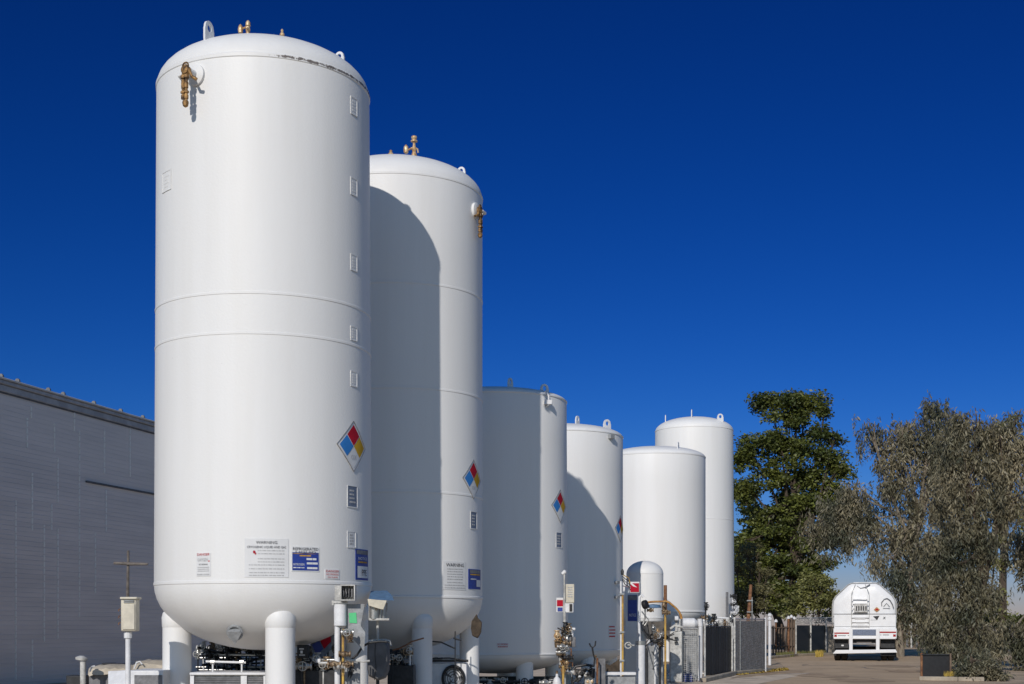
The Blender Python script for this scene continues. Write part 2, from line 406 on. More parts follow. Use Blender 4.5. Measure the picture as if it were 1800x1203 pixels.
        hole = [(w * .5 * math.cos(2 * PI * i / 16), h - w + w * .5 * math.sin(2 * PI * i / 16)) for i in range(16)]
        mb = MB(); rot = Matrix.Rotation(a, 3, 'Z'); th = .03
        # outer ring as strips between the outline and the hole
        N_ = 32
        outl = []
        for i in range(N_):
            q = 2 * PI * i / N_; cx_, cz_ = math.cos(q), math.sin(q)
            if cz_ >= 0: outl.append((w * cx_, h - w + w * cz_))
            else:
                k = (h - w + .1) / max(1e-6, -cz_); k2 = w * 1.1 / max(1e-6, abs(cx_)); k = min(k, k2); outl.append((k * cx_, h - w + k * cz_))
        inn = [(w * .48 * math.cos(2 * PI * i / N_), h - w + w * .55 * math.sin(2 * PI * i / N_)) for i in range(N_)]
        vs = []
        for yy in (-th / 2, th / 2):
            for L_ in (outl, inn):
                for (xx, zz) in L_: vs.append(rot @ Vector((xx, yy, zz)) + p)
        fs = []
        for i in range(N_):
            j = (i + 1) % N_
            fs += [(i, j, N_ + j, N_ + i), (2 * N_ + j, 2 * N_ + i, 3 * N_ + i, 3 * N_ + j), (j, i, 2 * N_ + i, 2 * N_ + j), (N_ + i, N_ + j, 3 * N_ + j, 3 * N_ + i)]
        mb.add(vs, fs); mb.build('lifting_lug', m, root, smooth=False)

def diamond(T, root, x, y, half, marks='OX'):
    ph, z = T.hit(x, y); d = half
    mb = MB()
    T.quad(mb, [(0, -d * 1.10), (d * 1.10, 0), (0, d * 1.10), (-d * 1.10, 0)], ph, z, .006, 10)
    k = d * 1.0; g = .007; mb.mi = 0
    for i, c in enumerate(((0, k / 2), (-k / 2, 0), (k / 2, 0), (0, -k / 2))):
        mb.mi = i + 1; hh = k / 2 - g
        T.quad(mb, [(c[0], c[1] - hh), (c[0] + hh, c[1]), (c[0], c[1] + hh), (c[0] - hh, c[1])], ph, z, .009, 8)
    o = mb.build('hazard_diamond', [M['signw'], M['red'], M['blue'], M['gold'], M['signw']], root, smooth=True)
    q = MB()     # dark rim
    for (a, b_) in (((0, -1.14), (1.14, 0)), ((1.14, 0), (0, 1.14)), ((0, 1.14), (-1.14, 0)), ((-1.14, 0), (0, -1.14))):
        q.tube([T.pt(ph + (a[0] * (1 - t) + b_[0] * t) * d / T.Rz(z), z + (a[1] * (1 - t) + b_[1] * t) * d, .006) for t in (0, .25, .5, .75, 1)], .007, 6)
    q.build('frame', M['steel'], o)
    if marks:
        q = MB(); T.text(q, marks, d * .42, d * .22, 0, -k / 2, ph, z, .012); q.build('lettering', M['greyink'], o, smooth=False)
    return o

def sticker(T, root, x0, x1, y0, y1, base, items, name='warning_sticker', rim=None):
    """items: (kind, u, v, w, h, material, text) in unit sticker coordinates"""
    a0, zt = T.hit(x0, y0); a1, _ = T.hit(x1, y0); am, zb = T.hit((x0 + x1) / 2, y1); _, ztm = T.hit((x0 + x1) / 2, y0)
    ph = (a0 + a1) / 2; z = (ztm + zb) / 2; w = (a1 - a0) * T.Rz(z); h = ztm - zb
    mb = MB(); T.slab(mb, -w / 2, w / 2, -h / 2, h / 2, ph, z, .007)
    o = mb.build(name, M[base], root)
    if rim:
        q = MB(); t = .012
        for bx in ((-w / 2, w / 2, h / 2 - t, h / 2), (-w / 2, w / 2, -h / 2, -h / 2 + t), (-w / 2, -w / 2 + t, -h / 2 + t, h / 2 - t), (w / 2 - t, w / 2, -h / 2 + t, h / 2 - t)):
            T.slab(q, *bx, ph, z, .014)
        q.build('border', M[rim], o)
    by = {}
    for it in items: by.setdefault((it[5], it[0]), []).append(it)
    for (mm, kind), its in by.items():
        q = MB()
        for it in its:
            _, u, v, ww, hh = it[:5]; X, Y = (u - .5) * w, (.5 - v) * h
            if kind == 'b':
                T.quad(q, [(X - ww * w / 2, Y - hh * h / 2), (X + ww * w / 2, Y - hh * h / 2), (X + ww * w / 2, Y + hh * h / 2), (X - ww * w / 2, Y + hh * h / 2)], ph, z, .010, 4)
            elif kind == 't': T.text(q, it[6], ww * w, hh * h, X, Y, ph, z, .0135)
            elif kind == 'l':      # a line of small print: broken words
                xx = X - ww * w / 2; R_ = random.Random(int((u * 31 + v * 977) * 1000))
                while xx < X + ww * w / 2:
                    l = R_.uniform(.03, .12) * w * .8; l = min(l, X + ww * w / 2 - xx)
                    T.quad(q, [(xx, Y - hh * h / 2), (xx + l, Y - hh * h / 2), (xx + l, Y + hh * h / 2), (xx, Y + hh * h / 2)], ph, z, .012, 1)
                    xx += l + .018 * w
        q.build({'b': 'colour_panel', 't': 'lettering', 'l': 'small_print'}[kind], M[mm], o, smooth=False)
    return o

def pad(T, root, x0, x1, yc, hpx, m='paint', inner='paint', name='bracket_pad'):
    a0, z = T.hit(x0, yc); a1, _ = T.hit(x1, yc); ph = (a0 + a1) / 2; w = (a1 - a0) * T.Rz(z)
    D = T.c[1] - T.Rz(z) * .7; h = hpx / F * D
    mb = MB(); t = .013
    T.slab(mb, -w / 2, w / 2, -h / 2, h / 2, ph, z, .004)
    mb.mi = 1
    for bx in ((-w / 2, w / 2, h / 2 - t, h / 2), (-w / 2, w / 2, -h / 2, -h / 2 + t), (-w / 2, -w / 2 + t, -h / 2 + t, h / 2 - t), (w / 2 - t, w / 2, -h / 2 + t, h / 2 - t)):
        T.slab(mb, *bx, ph, z, .009)
    o = mb.build(name, [M[inner], M[m]], root, smooth=False)
    q = MB()
    for i in range(4):
        T.slab(q, -w * .28, w * R.uniform(.1, .3), h * (.26 - i * .17) - .012, h * (.26 - i * .17) + .012, ph, z, .007, 2)
    q.build('raised_number', M['greyink' if inner != 'paint' else 'paint'], o, smooth=False)
    return o

def valve(mb, c, s=1.0, ax='Z', wheel=True):
    """compact globe valve into mb: body, flanges, bonnet, handwheel"""
    c = Vector(c)
    rot = {'Z': Matrix.Identity(3), 'X': Matrix.Rotation(PI / 2, 3, 'Y'), 'Y': Matrix.Rotation(PI / 2, 3, 'X')}[ax]
    mb.lathe([(.02 * s, -.10 * s), (.055 * s, -.10 * s), (.055 * s, -.08 * s), (.03 * s, -.075 * s), (.045 * s, -.03 * s), (.05 * s, 0), (.045 * s, .03 * s), (.03 * s, .075 * s), (.055 * s, .08 * s), (.055 * s, .10 * s), (.02 * s, .10 * s)], c, 12, rot=rot)
    st = rot @ Vector((0, -1, 0)); e_ = c + st * .14 * s
    mb.tube([c, c + st * .08 * s, e_], [.03 * s, .022 * s, .012 * s], 8)
    if wheel:
        q = st.to_track_quat('Z', 'Y').to_matrix(); mb.torus(e_, .055 * s, .009 * s, 14, 6, rot=q)
        for k in range(2):
            d = q @ Vector((math.cos(k * PI / 2), math.sin(k * PI / 2), 0)) * .055 * s; mb.tube([e_ - d, e_ + d], .006 * s, 6)

# tank positions (metres, camera at origin looking +Y)
T1 = Tank(-3.618, 20.77, 1.528, 1.564, PZ(1023, 19.22), PZ(94, 19.22), .95, .66)
T2 = Tank(-2.016, 24.8, 1.50, 1.50, PZ(1049, 23.3), PZ(303, 23.3), .92, .62)
T3 = Tank(-.372, 29.4, 1.50, 1.53, PZ(1151, 27.9), PZ(688, 27.9), .42, .24)
T4 = Tank(1.168, 34.5, 1.518, 1.518, PZ(1144, 33), PZ(756, 33), .42, .30)
T5 = Tank(4.38, 43.5, 1.526, 1.526, PZ(1075, 42), PZ(796, 42), .60, .34)
T6 = Tank(7.298, 57.0, 1.553, 1.598, PZ(1092, 55.4), PZ(749, 55.4), .5, .56)

# ---------------------------------------------------------------- ground, road, kerbs
VD = Vector((math.sin(rad(13.9)), math.cos(rad(13.9)), 0)); VR = Vector((VD.y, -VD.x, 0))   # along / across the road
def V2(s, t, z=0): return VD * s + VR * t + Vector((0, 0, z))
def sheet(name, poly, z, m, th=None):
    mb = MB(); n = len(poly)
    if th is None: mb.add([(p[0], p[1], z) for p in poly], [tuple(range(n))])
    else:
        mb.add([(p[0], p[1], z) for p in poly] + [(p[0], p[1], z - th) for p in poly], [tuple(range(n)), tuple(range(2 * n - 1, n - 1, -1))] + [(i, (i + 1) % n, n + (i + 1) % n, n + i) for i in range(n)])
    return struct(mb, name, m, smooth=False)
sheet('ground', [(-900, -300), (900, -300), (900, 1500), (-900, 1500)], 0, M['dirt'])
sheet('road', [(-20, -40), (3.4, -20), (5.9, 30), (6.9, 41), (8.25, 44.5), (9.6, 50), (12.0, 66), (12.1, 72), (22, 92), (60, 92), (60, 60), (19.6, 57), (14.2, 42), (12.2, 38.5), (13, -40)], .004, M['asphalt'])
def gp(x, y): Z = F * EYE / (y - HY); return (PX(x, Z), Z)
ap = [gp(1228, 1203.5), gp(1300, 1192), gp(1395, 1184), gp(1424, 1183.5), gp(1398, 1190), gp(1330, 1203.5), (7.5, 30), (5, 30)]
sheet('driveway_apron', ap, .008, M['conc'])
def kerb(name, pts, w=.16, h=.12):
    mb = MB()
    for a, b_ in zip(pts[:-1], pts[1:]):
        a, b_ = Vector((*a, 0)), Vector((*b_, 0)); d = b_ - a; mb.box(((a.x + b_.x) / 2, (a.y + b_.y) / 2, h / 2), (d.length, w, h), math.atan2(d.y, d.x))
    return struct(mb, name, M['kerb'], bevel=.02)
kerb('kerb', [gp(1236, 1200), gp(1292, 1187), gp(1352, 1181)])
kerb('kerb', [gp(1352, 1158.5), gp(1400, 1154), gp(1470, 1151.5)])
kerb('kerb', [gp(1578, 1138.5), gp(1640, 1137.5)])
kerb('kerb', [gp(1616, 1197), gp(1684, 1198), gp(1730, 1198.5)])
sheet('concrete_pad', [(-9, 8), (-1, 8), (3.2, 27), (6.1, 39.5), (9.8, 54), (2, 54), (-6, 40), (-10, 24)], .006, M['conc'])
def blades(name, area, n, h, m, seed, flat=False):
    r = random.Random(seed); mb = MB()
    for _ in range(n):
        u, v = r.random(), r.random(); a, b_, c, d = area
        p = Vector(a) * (1 - u) * (1 - v) + Vector(b_) * u * (1 - v) + Vector(c) * u * v + Vector(d) * (1 - u) * v
        q = r.uniform(0, PI); w = Vector((math.cos(q), math.sin(q), 0)) * r.uniform(.01, .03); hh = h * r.uniform(.4, 1.2)
        if flat: w *= 2.5; tip = Vector((-w.y, w.x, hh * .3)) * 1.5
        else: tip = Vector((r.uniform(-.05, .05), r.uniform(-.05, .05), hh))
        p = Vector((p.x, p.y, .01)); mb.add([p - w, p + w, p + tip], [(0, 1, 2)])
    o = mb.build(name, m, smooth=False); o['kind'] = 'stuff'; return o
def g3(x, y): q = gp(x, y); return (q[0], q[1], 0)
tag(blades('grass', (g3(1620, 1194), g3(1690, 1194), g3(1690, 1190), g3(1620, 1190)), 3500, .16, M['grass'], 1), 'green grass strip along the kerb at the right of the road', 'grass')
tag(blades('grass', (g3(1365, 1157), g3(1395, 1155), g3(1395, 1152), g3(1365, 1152)), 1600, .18, M['grass'], 2), 'small green weeds at the kerb below the far wooden fence', 'grass')
tag(blades('grass', (g3(1400, 1151), g3(1452, 1150), g3(1452, 1146), g3(1400, 1148)), 2500, .18, M['grass'], 3), 'weeds at the foot of the black mesh fence', 'grass')
tag(blades('leaf_litter', (g3(1434, 1156), g3(1447, 1155), g3(1447, 1152), g3(1434, 1153)), 500, .25, M['litter'], 4), 'yellow leaf litter heaped at the kerb left of the tanker', 'leaf litter')
tag(blades('leaf_litter', (g3(1660, 1197), g3(1678, 1197), g3(1678, 1192), g3(1660, 1192)), 700, .22, M['litter'], 5), 'yellow leaf litter on the kerb right of the road', 'leaf litter')
tag(blades('leaf_litter', (g3(1292, 1188), g3(1385, 1179), g3(1385, 1176), g3(1292, 1184)), 1200, .10, M['litter'], 6, True), 'dry leaf litter along the foot of the chain link fence', 'leaf litter')

# ---------------------------------------------------------------- warehouse at the left
wd = Vector((math.sin(rad(13.7)), math.cos(rad(13.7)), 0)); wn = Vector((wd.y, -wd.x, 0))
W0 = Vector((PX(0, 34), 34, 0)); Hw = PZ(677, 34)
def wp(s, z, o=0): v = W0 + wd * s + wn * o; return Vector((v.x, v.y, z))
def wpix(x, y, o=.02):      # pixel -> point on the wall
    k = (x - CX) / F; t = (W0.x - math.tan(rad(13.7)) * W0.y) / (k - math.tan(rad(13.7)))
    s = (t - W0.y) / wd.y; return s, PZ(y, t)
bld = thing('warehouse', 'long windowless grey metal sided warehouse left behind the tanks', 'building', tuple(W0))
wmb = MB(); S0, S1 = -14, 38
prof = []; z = 0
while z < Hw - .02:            # horizontally ribbed sheet
    prof += [(z, 0), (z + .100, .012), (z + .108, -.002)]; z += .115
prof.append((Hw, 0))
vs = []; fs = []
for s_ in (S0, S1):
    for z, o_ in prof: vs.append(wp(s_, z, o_))
n = len(prof)
for i in range(n - 1): fs.append((i, i + 1, n + i + 1, n + i))
wmb.add(vs, fs); wmb.build('wall', M['siding'], bld, smooth=False)
mb = MB()
rz_w = math.atan2(wd.y, wd.x)
def wbox(mb, s0, s1, z0, z1, o0, o1):
    c = wp((s0 + s1) / 2, (z0 + z1) / 2, (o0 + o1) / 2); mb.box(c, (s1 - s0, abs(o1 - o0), z1 - z0), rz_w)
for ea, eb in ((S1 - .01, S1 + .3), (S0 - .3, S0)): mb = MB(); wbox(mb, ea, eb, 0, Hw, -14, .02); mb.build('end_wall', M['siding'], bld, smooth=False)
mb = MB(); wbox(mb, S0 - .4, S1 + .4, Hw + .02, Hw + .12, -.25, .10); wbox(mb, S0 - .4, S1 + .4, Hw - .15, Hw + .017, -.02, .05)
mb.build('eave_trim', M['trim'], bld, bevel=.02)
mb = MB(); wbox(mb, S0 - .4, S1 + .4, Hw + .123, Hw + .17, -.3, .14); mb.build('gutter_edge', M['roof'], bld, bevel=.015)
mb = MB(); wbox(mb, S0 - .4, S1 + .4, Hw + .02, Hw + .10, -14.2, -.26); mb.build('roof', M['roof'], bld)
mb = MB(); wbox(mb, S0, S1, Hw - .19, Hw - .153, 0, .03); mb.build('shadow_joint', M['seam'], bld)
s0, z0 = wpix(150, 852); s1, z1 = wpix(266, 864)
mb = MB(); wbox(mb, s0, S1, (z0 + z1) / 2 - .02, (z0 + z1) / 2 + .03, .0, .05); mb.build('drip_joint', M['seam'], bld)
for (x, y0, y1) in ((47, 735, 787), (54, 715, 735), (95, 745, 795), (101, 805, 883), (139, 758, 810), (130, 725, 758), (139, 815, 1085), (183, 755, 832), (228, 752, 838), (56, 832, 933), (27, 880, 1195), (90, 885, 932), (77, 923, 1128), (101, 930, 1123), (186, 862, 935), (167, 937, 1043), (56, 1125, 1192)):
    sa, za = wpix(x, y0); _, zb_ = wpix(x, y1); mb = MB(); z = zb_
    while z < za: wbox(mb, sa - .018, sa + .018, z, min(z + .14, za), .0, .028); z += .17
    mb.build('fastener_line', M['fastener'], bld, smooth=False)
for x in (1, 30, 84, 110, 164, 211, 250):
    sa, za = wpix(x, 700); mb = MB(); c = wp(sa, Hw + .215, .02)
    mb.lathe([(.02, -.05), (.05, -.05), (.06, 0), (.05, .05), (.02, .05)], c, 14, rot=Matrix.Rotation(PI / 2, 3, 'X') @ Matrix.Rotation(.3, 3, 'Z'))
    mb.box(c - Vector((0, 0, .035)), (.30, .08, .03), rz_w); mb.build('roof_bracket', M['midgrey'], bld)

# ---------------------------------------------------------------- the six big tanks
def tank_thing(T, label, mt, seams, cat='storage tank'):
    o = thing('storage_tank', label, cat, (T.c[0], T.c[1], 0), 'white storage tanks standing in a row'); T.shell(mt, o, seams); return o
SEAM = lambda z: (z, .007, .03)
# T1
t1 = tank_thing(T1, 'nearest and largest looking white tank, with warning placard and blue notice on its sunlit side', M['paint_chip'],
                [(T1.zt, .010, .045), SEAM(T1.hit(420, 514)[1]), SEAM(T1.hit(420, 585)[1]), (T1.zb, .007, .035)])
for a, r_, q_ in ((-70, .205, 1.24), (-167, .205, 1.24), (15, .17, 1.36), (85, .2, 1.24)): T1.leg(t1, a, r_, q_, M['paint'])
T1.lug(t1, 367, 66, .235, M['white'], face=68); T1.lug(t1, 597, 112, .17, M['white'], face=-25)
def brass_top(T, root, x, y, Z, s, kind):
    c = P(x, y, Z); mb = MB()
    if kind == 'pair':
        mb.tube([c - Vector((0, 0, .12)), c + Vector((0, 0, .12 * s))], .018 * s, 8); valve(mb, c + Vector((0, 0, .12 * s)), 1.1 * s, 'Z', False)
        mb.lathe([(.01, 0), (.035, .01), (.035, .05), (.015, .08)], c + Vector((0, 0, .20 * s)), 10)
        mb.tube([c + Vector((0, 0, .12)), c + Vector((-.11, .02, .09))], .014, 8)
        mb.lathe([(.01, -.06), (.032, -.05), (.038, 0), (.03, .04), (.01, .07)], c + Vector((-.11, .02, .09)), 10); mb.tube([c + Vector((-.11, .02, .09)), c + Vector((-.10, .02, .0))], .012, 8)
    elif kind == 'small':
        mb.tube([c - Vector((0, 0, .12)), c + Vector((0, 0, .05))], .02 * s, 8); mb.lathe([(.01, 0), (.045 * s, .01), (.05 * s, .03), (.02 * s, .06), (.03 * s, .08), (.01, .10)], c + Vector((0, 0, .03)), 10)
    elif kind == 'tall':
        mb.tube([c - Vector((0, 0, .12)), c + Vector((0, 0, .34))], .022, 8)
        mb.lathe([(.02, 0), (.06, .0), (.05, .05), (.03, .12), (.045, .16), (.03, .2), (.02, .25)], c, 12)
        mb.lathe([(.01, 0), (.06, .01), (.06, .03), (.03, .045), (.05, .07), (.05, .10), (.01, .12)], c + Vector((0, 0, .28)), 12)
        mb.tube([c + Vector((0, 0, .2)), c + Vector((-.10, 0, .15)), c + Vector((-.13, 0, .16))], .016, 8)
        mb.lathe([(.01, -.07), (.04, -.05), (.045, 0), (.04, .05), (.01, .09)], c + Vector((-.14, 0, .15)), 12)
        mb.tube([c + Vector((0, 0, .2)), c + Vector((.06, 0, .16)), c + Vector((.07, 0, .10))], .014, 8)
    mb.build('relief_valve', M['brassl'], root)
brass_top(T1, t1, 436, 62, 20.1, .62, 'pair'); brass_top(T1, t1, 496, 68, 19.9, .7, 'small')
def side_valve(T, root, x, y, s, mirror=1, out=.24):
    ph, z = T.hit(x, y); nrm = Vector((math.cos(ph), math.sin(ph), 0)); tan = Vector((-math.sin(ph), math.cos(ph), 0)) * mirror
    c = T.pt(ph, z); q = nrm.to_track_quat('Z', 'Y').to_matrix(); mb = MB()
    mb.lathe([(.02, -.05), (.17 * s, -.05), (.17 * s, .035), (.12 * s, .05), (.02, .055)], c, 28, rot=q)
    mb.tube([c, c + nrm * out * s], .06 * s, 14)
    mb.tube([c - tan * .28 * s + nrm * .0, c - tan * .24 * s + nrm * .10, c - tan * .05 * s + nrm * .11], [.04 * s, .035 * s, .03 * s], 12)
    fl = mb.build('nozzle', M['paint'], root)
    mb = MB(); o_ = c + nrm * (out + .02) * s; up = Vector((0, 0, 1))
    mb.lathe([(.02, -.05 * s), (.07 * s, -.05 * s), (.07 * s, .03 * s), (.02, .04 * s)], o_, 14, rot=q)
    mb.tube([o_ + up * .07 * s, o_ + tan * .06 * s, o_ + tan * .13 * s - up * .13 * s, o_ + tan * .19 * s - up * .17 * s + nrm * -.04], .026 * s, 8)
    for k, (dx, l) in enumerate(((-.015, .50), (.045, .40))):
        p0 = o_ - up * .03 + tan * -dx * s; mb.tube([p0, p0 - up * l * s], .024 * s, 10)
        for (u, r_, h_) in ((.05, .045, .05), (.16, .034, .09), (.30, .044, .03), (.36, .036, .06)):
            mb.lathe([(.01, 0), (r_ * s, .0), (r_ * s, h_ * s), (.01, h_ * s)], p0 - up * (u + h_) * s, 6 if h_ < .06 else 12)
    mb.lathe([(.01, -.07 * s), (.04 * s, -.05 * s), (.052 * s, 0), (.045 * s, .03 * s), (.02, .04 * s)], o_ - up * .52 * s, 12)
    mb.tube([o_ - up * .1 * s, o_ - up * .16 * s - tan * .07 * s, o_ - up * .3 * s - tan * .06 * s], .014 * s, 8)
    mb.torus(o_ + up * .06 * s, .055 * s, .014 * s, 14, 6, rot=q)
    mb.build('drain_valve', M['brassd'], root)
side_valve(T1, t1, 345, 133, .86)
for (yc, h) in ((184, 34), (326, 34), (460, 32), (585, 28), (665, 30)): pad(T1, t1, 616, 627.5, yc, h - 2)
pad(T1, t1, 286, 301, 323, 36, name='painted_over_plate')
pad(T1, t1, 610, 628, 872, 40, inner='plate', name='data_plate'); pad(T1, t1, 610, 625, 948, 30, inner='placard', name='data_plate')
diamond(T1, t1, 621, 785, .312)
sticker(T1, t1, 346, 371, 972, 1013, 'placard', [('t', .5, .07, .86, .10, 'redlet', 'DANGER'), ('t', .45, .30, .7, .13, 'greyink', 'OXYGEN'), ('b', .88, .36, .09, .05, 'redlet'), ('t', .5, .50, .6, .07, 'ink', 'NO SMOKING')] + [('l', .5, v, .8, .035, 'greyink') for v in (.62, .70, .78)] + [('b', .48, .93, .86, .06, 'greyink')])
sticker(T1, t1, 430, 507, 947, 1015, 'placard', [('t', .5, .10, .48, .075, 'ink', 'WARNING'), ('t', .5, .225, .88, .07, 'ink', 'CRYOGENIC LIQUID AND GAS'), ('b', .22, .35, .05, .07, 'red'), ('b', .25, .39, .03, .05, 'red')] + [('l', .6, v, .6, .022, 'greyink') for v in (.31, .39, .52, .60)] + [('l', .5, v, .8, .022, 'greyink') for v in (.68, .78, .88, .95)], 'warning_placard')
sticker(T1, t1, 512, 561, 961, 1005, 'signw', [('b', .5, .60, .94, .72, 'navy'), ('t', .5, .10, .9, .11, 'ink', 'REFRIGERATED'), ('t', .5, .225, .72, .08, 'ink', 'LIQUID'), ('b', .5, .27 + .02, .94, .025, 'gold'), ('b', .48, .37, .4, .05, 'gold'), ('b', .70, .50, .36, .08, 'signw'), ('b', .73, .67, .40, .08, 'signw'), ('b', .73, .86, .38, .08, 'signw'), ('t', .25, .72, .38, .09, 'signw', 'NITROGEN'), ('l', .25, .85, .38, .04, 'signw')], 'blue_notice')
sticker(T1, t1, 571, 596, 1001, 1018, 'signw', [('t', .5, .2, .9, .24, 'redlet', 'DANGER'), ('t', .5, .53, .86, .2, 'redlet', 'NO SMOKING'), ('t', .5, .83, .7, .16, 'redlet', 'OR FLAME')], 'red_notice')
sticker(T1, t1, 624.5, 646, 966, 1020, 'navy', [('b', .5, .10, .9, .13, 'midgrey'), ('b', .52, .74, .84, .38, 'signw'), ('t', .5, .30, .7, .09, 'signw', 'NOTICE'), ('l', .5, .42, .7, .05, 'gold'), ('t', .6, .76, .4, .2, 'ink', 'PPE')], 'blue_notice')
# lifting bracket under the dished end (triangular)
ph1 = rad(-92); cpt = Vector((T1.c[0] - .20, T1.c[1] - 1.15, 1.335))
mb = MB(); q = Matrix.Rotation(rad(30), 3, 'X')
mb.prism([(-.10, .08), (-.08, .11), (.08, .11), (.10, .08), (0, -.10)], .12, q, cpt); mb.torus(cpt + Vector((0, -.03, .05)), .10, .018, 20, 6, rot=Matrix.Rotation(rad(110), 3, 'X'))
mb.build('drain_bracket', M['grey'], t1)

# T2
t2 = tank_thing(T2, 'second tall white tank, half covered by the curved shadow of the nearest tank', M['paint'],
                [(T2.zt, .008, .03), SEAM(T2.hit(715, 496)[1]), SEAM(T2.hit(715, 681)[1]), SEAM(T2.hit(715, 864)[1]), (T2.zb, .012, .03)])
for a in (-66, 8, 175, 75): T2.leg(t2, a, .172, 1.28, M['paint'])
T2.lug(t2, 811, 311, .17, M['white'], face=-20)
brass_top(T2, t2, 728, 279, 24.6, 1, 'tall'); brass_top(T2, t2, 687, 277, 24.6, 1, 'small')
side_valve(T2, t2, 835, 371, .80, -1, out=.10)
diamond(T2, t2, 832, 843, .292)
pad(T2, t2, 826.5, 838, 914, 32, inner='plate', name='data_plate')
sticker(T2, t2, 778.5, 818, 987, 1037, 'placard', [('t', .5, .13, .78, .12, 'ink', 'WARNING')] + [('l', .5, v, .7, .03, 'greyink') for v in (.27, .36, .45, .54, .63, .74)] + [('l', .5, v, .9, .03, 'greyink') for v in (.84, .93)], 'warning_placard')
sticker(T2, t2, 823, 844, 1001, 1036, 'navy', [('b', .5, .12, .86, .16, 'midgrey'), ('b', .5, .27, .8, .06, 'gold'), ('b', .75, .70, .4, .34, 'signw'), ('l', .32, .5, .4, .06, 'signw')], 'blue_notice')
# T3
t3 = tank_thing(T3, 'short wide white tank mostly in shadow, third from the left', M['paint'], [(T3.zt, .012, .02), (T3.zb, .014, .02)])
for a in (-60, 10, 170, 80): T3.leg(t3, a, .17, 1.25, M['paint'], cap=False)
T3.lug(t3, 897, 682, .20, M['white'], face=60); T3.lug(t3, 957, 694, .22, M['white'], face=30)
diamond(T3, t3, 984.5, 890, .290, marks=None)
pad(T3, t3, 977, 987.5, 949, 28, inner='plate', name='data_plate')
sticker(T3, t3, 874, 893.5, 1131, 1139, 'signw', [('t', .5, .25, .95, .42, 'redlet', 'NO SMOKING'), ('l', .5, .78, .9, .2, 'redlet')], 'red_notice')
ph, z = T3.hit(960, 708); c = T3.pt(ph, z); mb = MB(); nn = Vector((math.cos(ph), math.sin(ph), 0))
mb.tube([c + Vector((0, 0, .22)), c + nn * .07 + Vector((0, 0, .12)), c + nn * .07 - Vector((0, 0, .05)), c - Vector((0, 0, .08))], .022, 8)
mb.box(c + nn * .05, (.16, .10, .09)); mb.build('vent_bracket', M['white'], t3, bevel=.008)
# T4
t4 = tank_thing(T4, 'short white tank, fourth from the left, with a curved shadow on its lower left', M['paint'], [(T4.zt, .012, .02), (T4.zb, .014, .02)])
for a in (-60, 10, 170, 80): T4.leg(t4, a, .17, 1.25, M['paint'], cap=False)
T4.lug(t4, 1015, 746, .20, M['white'], face=60); T4.lug(t4, 1067, 755, .24, M['white'], face=35)
diamond(T4, t4, 1090, 930, .28, marks=None)
sticker(T4, t4, 1069.5, 1081.5, 1100, 1121, 'paint', [('b', .45, .1, .8, .1, 'redlet'), ('b', .5, .37, .9, .1, 'redlet'), ('b', .5, .63, .9, .1, 'redlet'), ('b', .48, .9, .85, .11, 'redlet')], 'red_notice')
ph, z = T4.hit(1072, 768); mb = MB(); T4.slab(mb, -.07, .07, -.05, .05, ph, z, .09, 2); mb.build('data_plate', M['grey'], t4)
for yy in (1024, 1050):
    ph, z = T4.hit(1082, yy); mb = MB(); T4.slab(mb, -.06, .06, -.03, .03, ph, z, .08, 2); mb.build('clamp', M['grey'], t4)
# T5
t5 = tank_thing(T5, 'fully sunlit white tank with a low domed top, directly behind the orange pipe', M['paint_b'], [(T5.zt, .010, .03), (T5.zb, .02, .03)])
for (x, r_, Z) in ((1188, .15, 42.3), (1231, .08, 43.2), (1128, .13, 43.6), (1150, .12, 44.5)):
    q = MB(); X = PX(x, Z); q.tube([(X, Z, .02), (X, Z, T5.zb - .1)], r_, 20); lg = q.build('leg', M['paint_b'], t5, origin=(X, Z, 0)); q = MB(); q.bb(X - r_ * 1.5, X + r_ * 1.5, Z - r_ * 1.5, Z + r_ * 1.5, .0, .03); q.build('foot_plate', M['paint_b'], lg)
T5.lug(t5, 1192, 788, .18, M['white'], face=70)
# T6
t6 = tank_thing(T6, 'farthest white tank, slim and tall, rising beside the dark green tree', M['paint_b'], [(T6.zt, .010, .03), SEAM(PZ(911, 55.4)), (T6.zb, .02, .03)])
for a in (-60, 20, 150, 80): T6.leg(t6, a, .15, 1.2, M['paint_b'], cap=False)
T6.lug(t6, 1170, 741, .27, M['white'], face=80); T6.lug(t6, 1216, 733, .29, M['white'], face=78); T6.lug(t6, 1266, 740, .28, M['white'], face=10)
q = MB(); q.tube([P(1278, 1041, 55.2), P(1278, 1100, 55.2)], .05, 10); q.build('overflow_pipe', M['midgrey'], t6)
# small domed tank
T7 = Tank(PX(1133.5, 36.7), 36.7, .475, .475, PZ(1086, 36.2), PZ(1008, 36.2), .30, .34)
t7 = thing('buffer_tank', 'small white tank with a round dome in front of the fifth tank', 'buffer tank', (*T7.c, 0)); T7.shell(M['paint'], t7, [(T7.zt, .006, .015), (T7.zb, .012, .02)], n=64)
for a in (-80, 40, 160): T7.leg(t7, a, .05, .36, M['white'], cap=False)

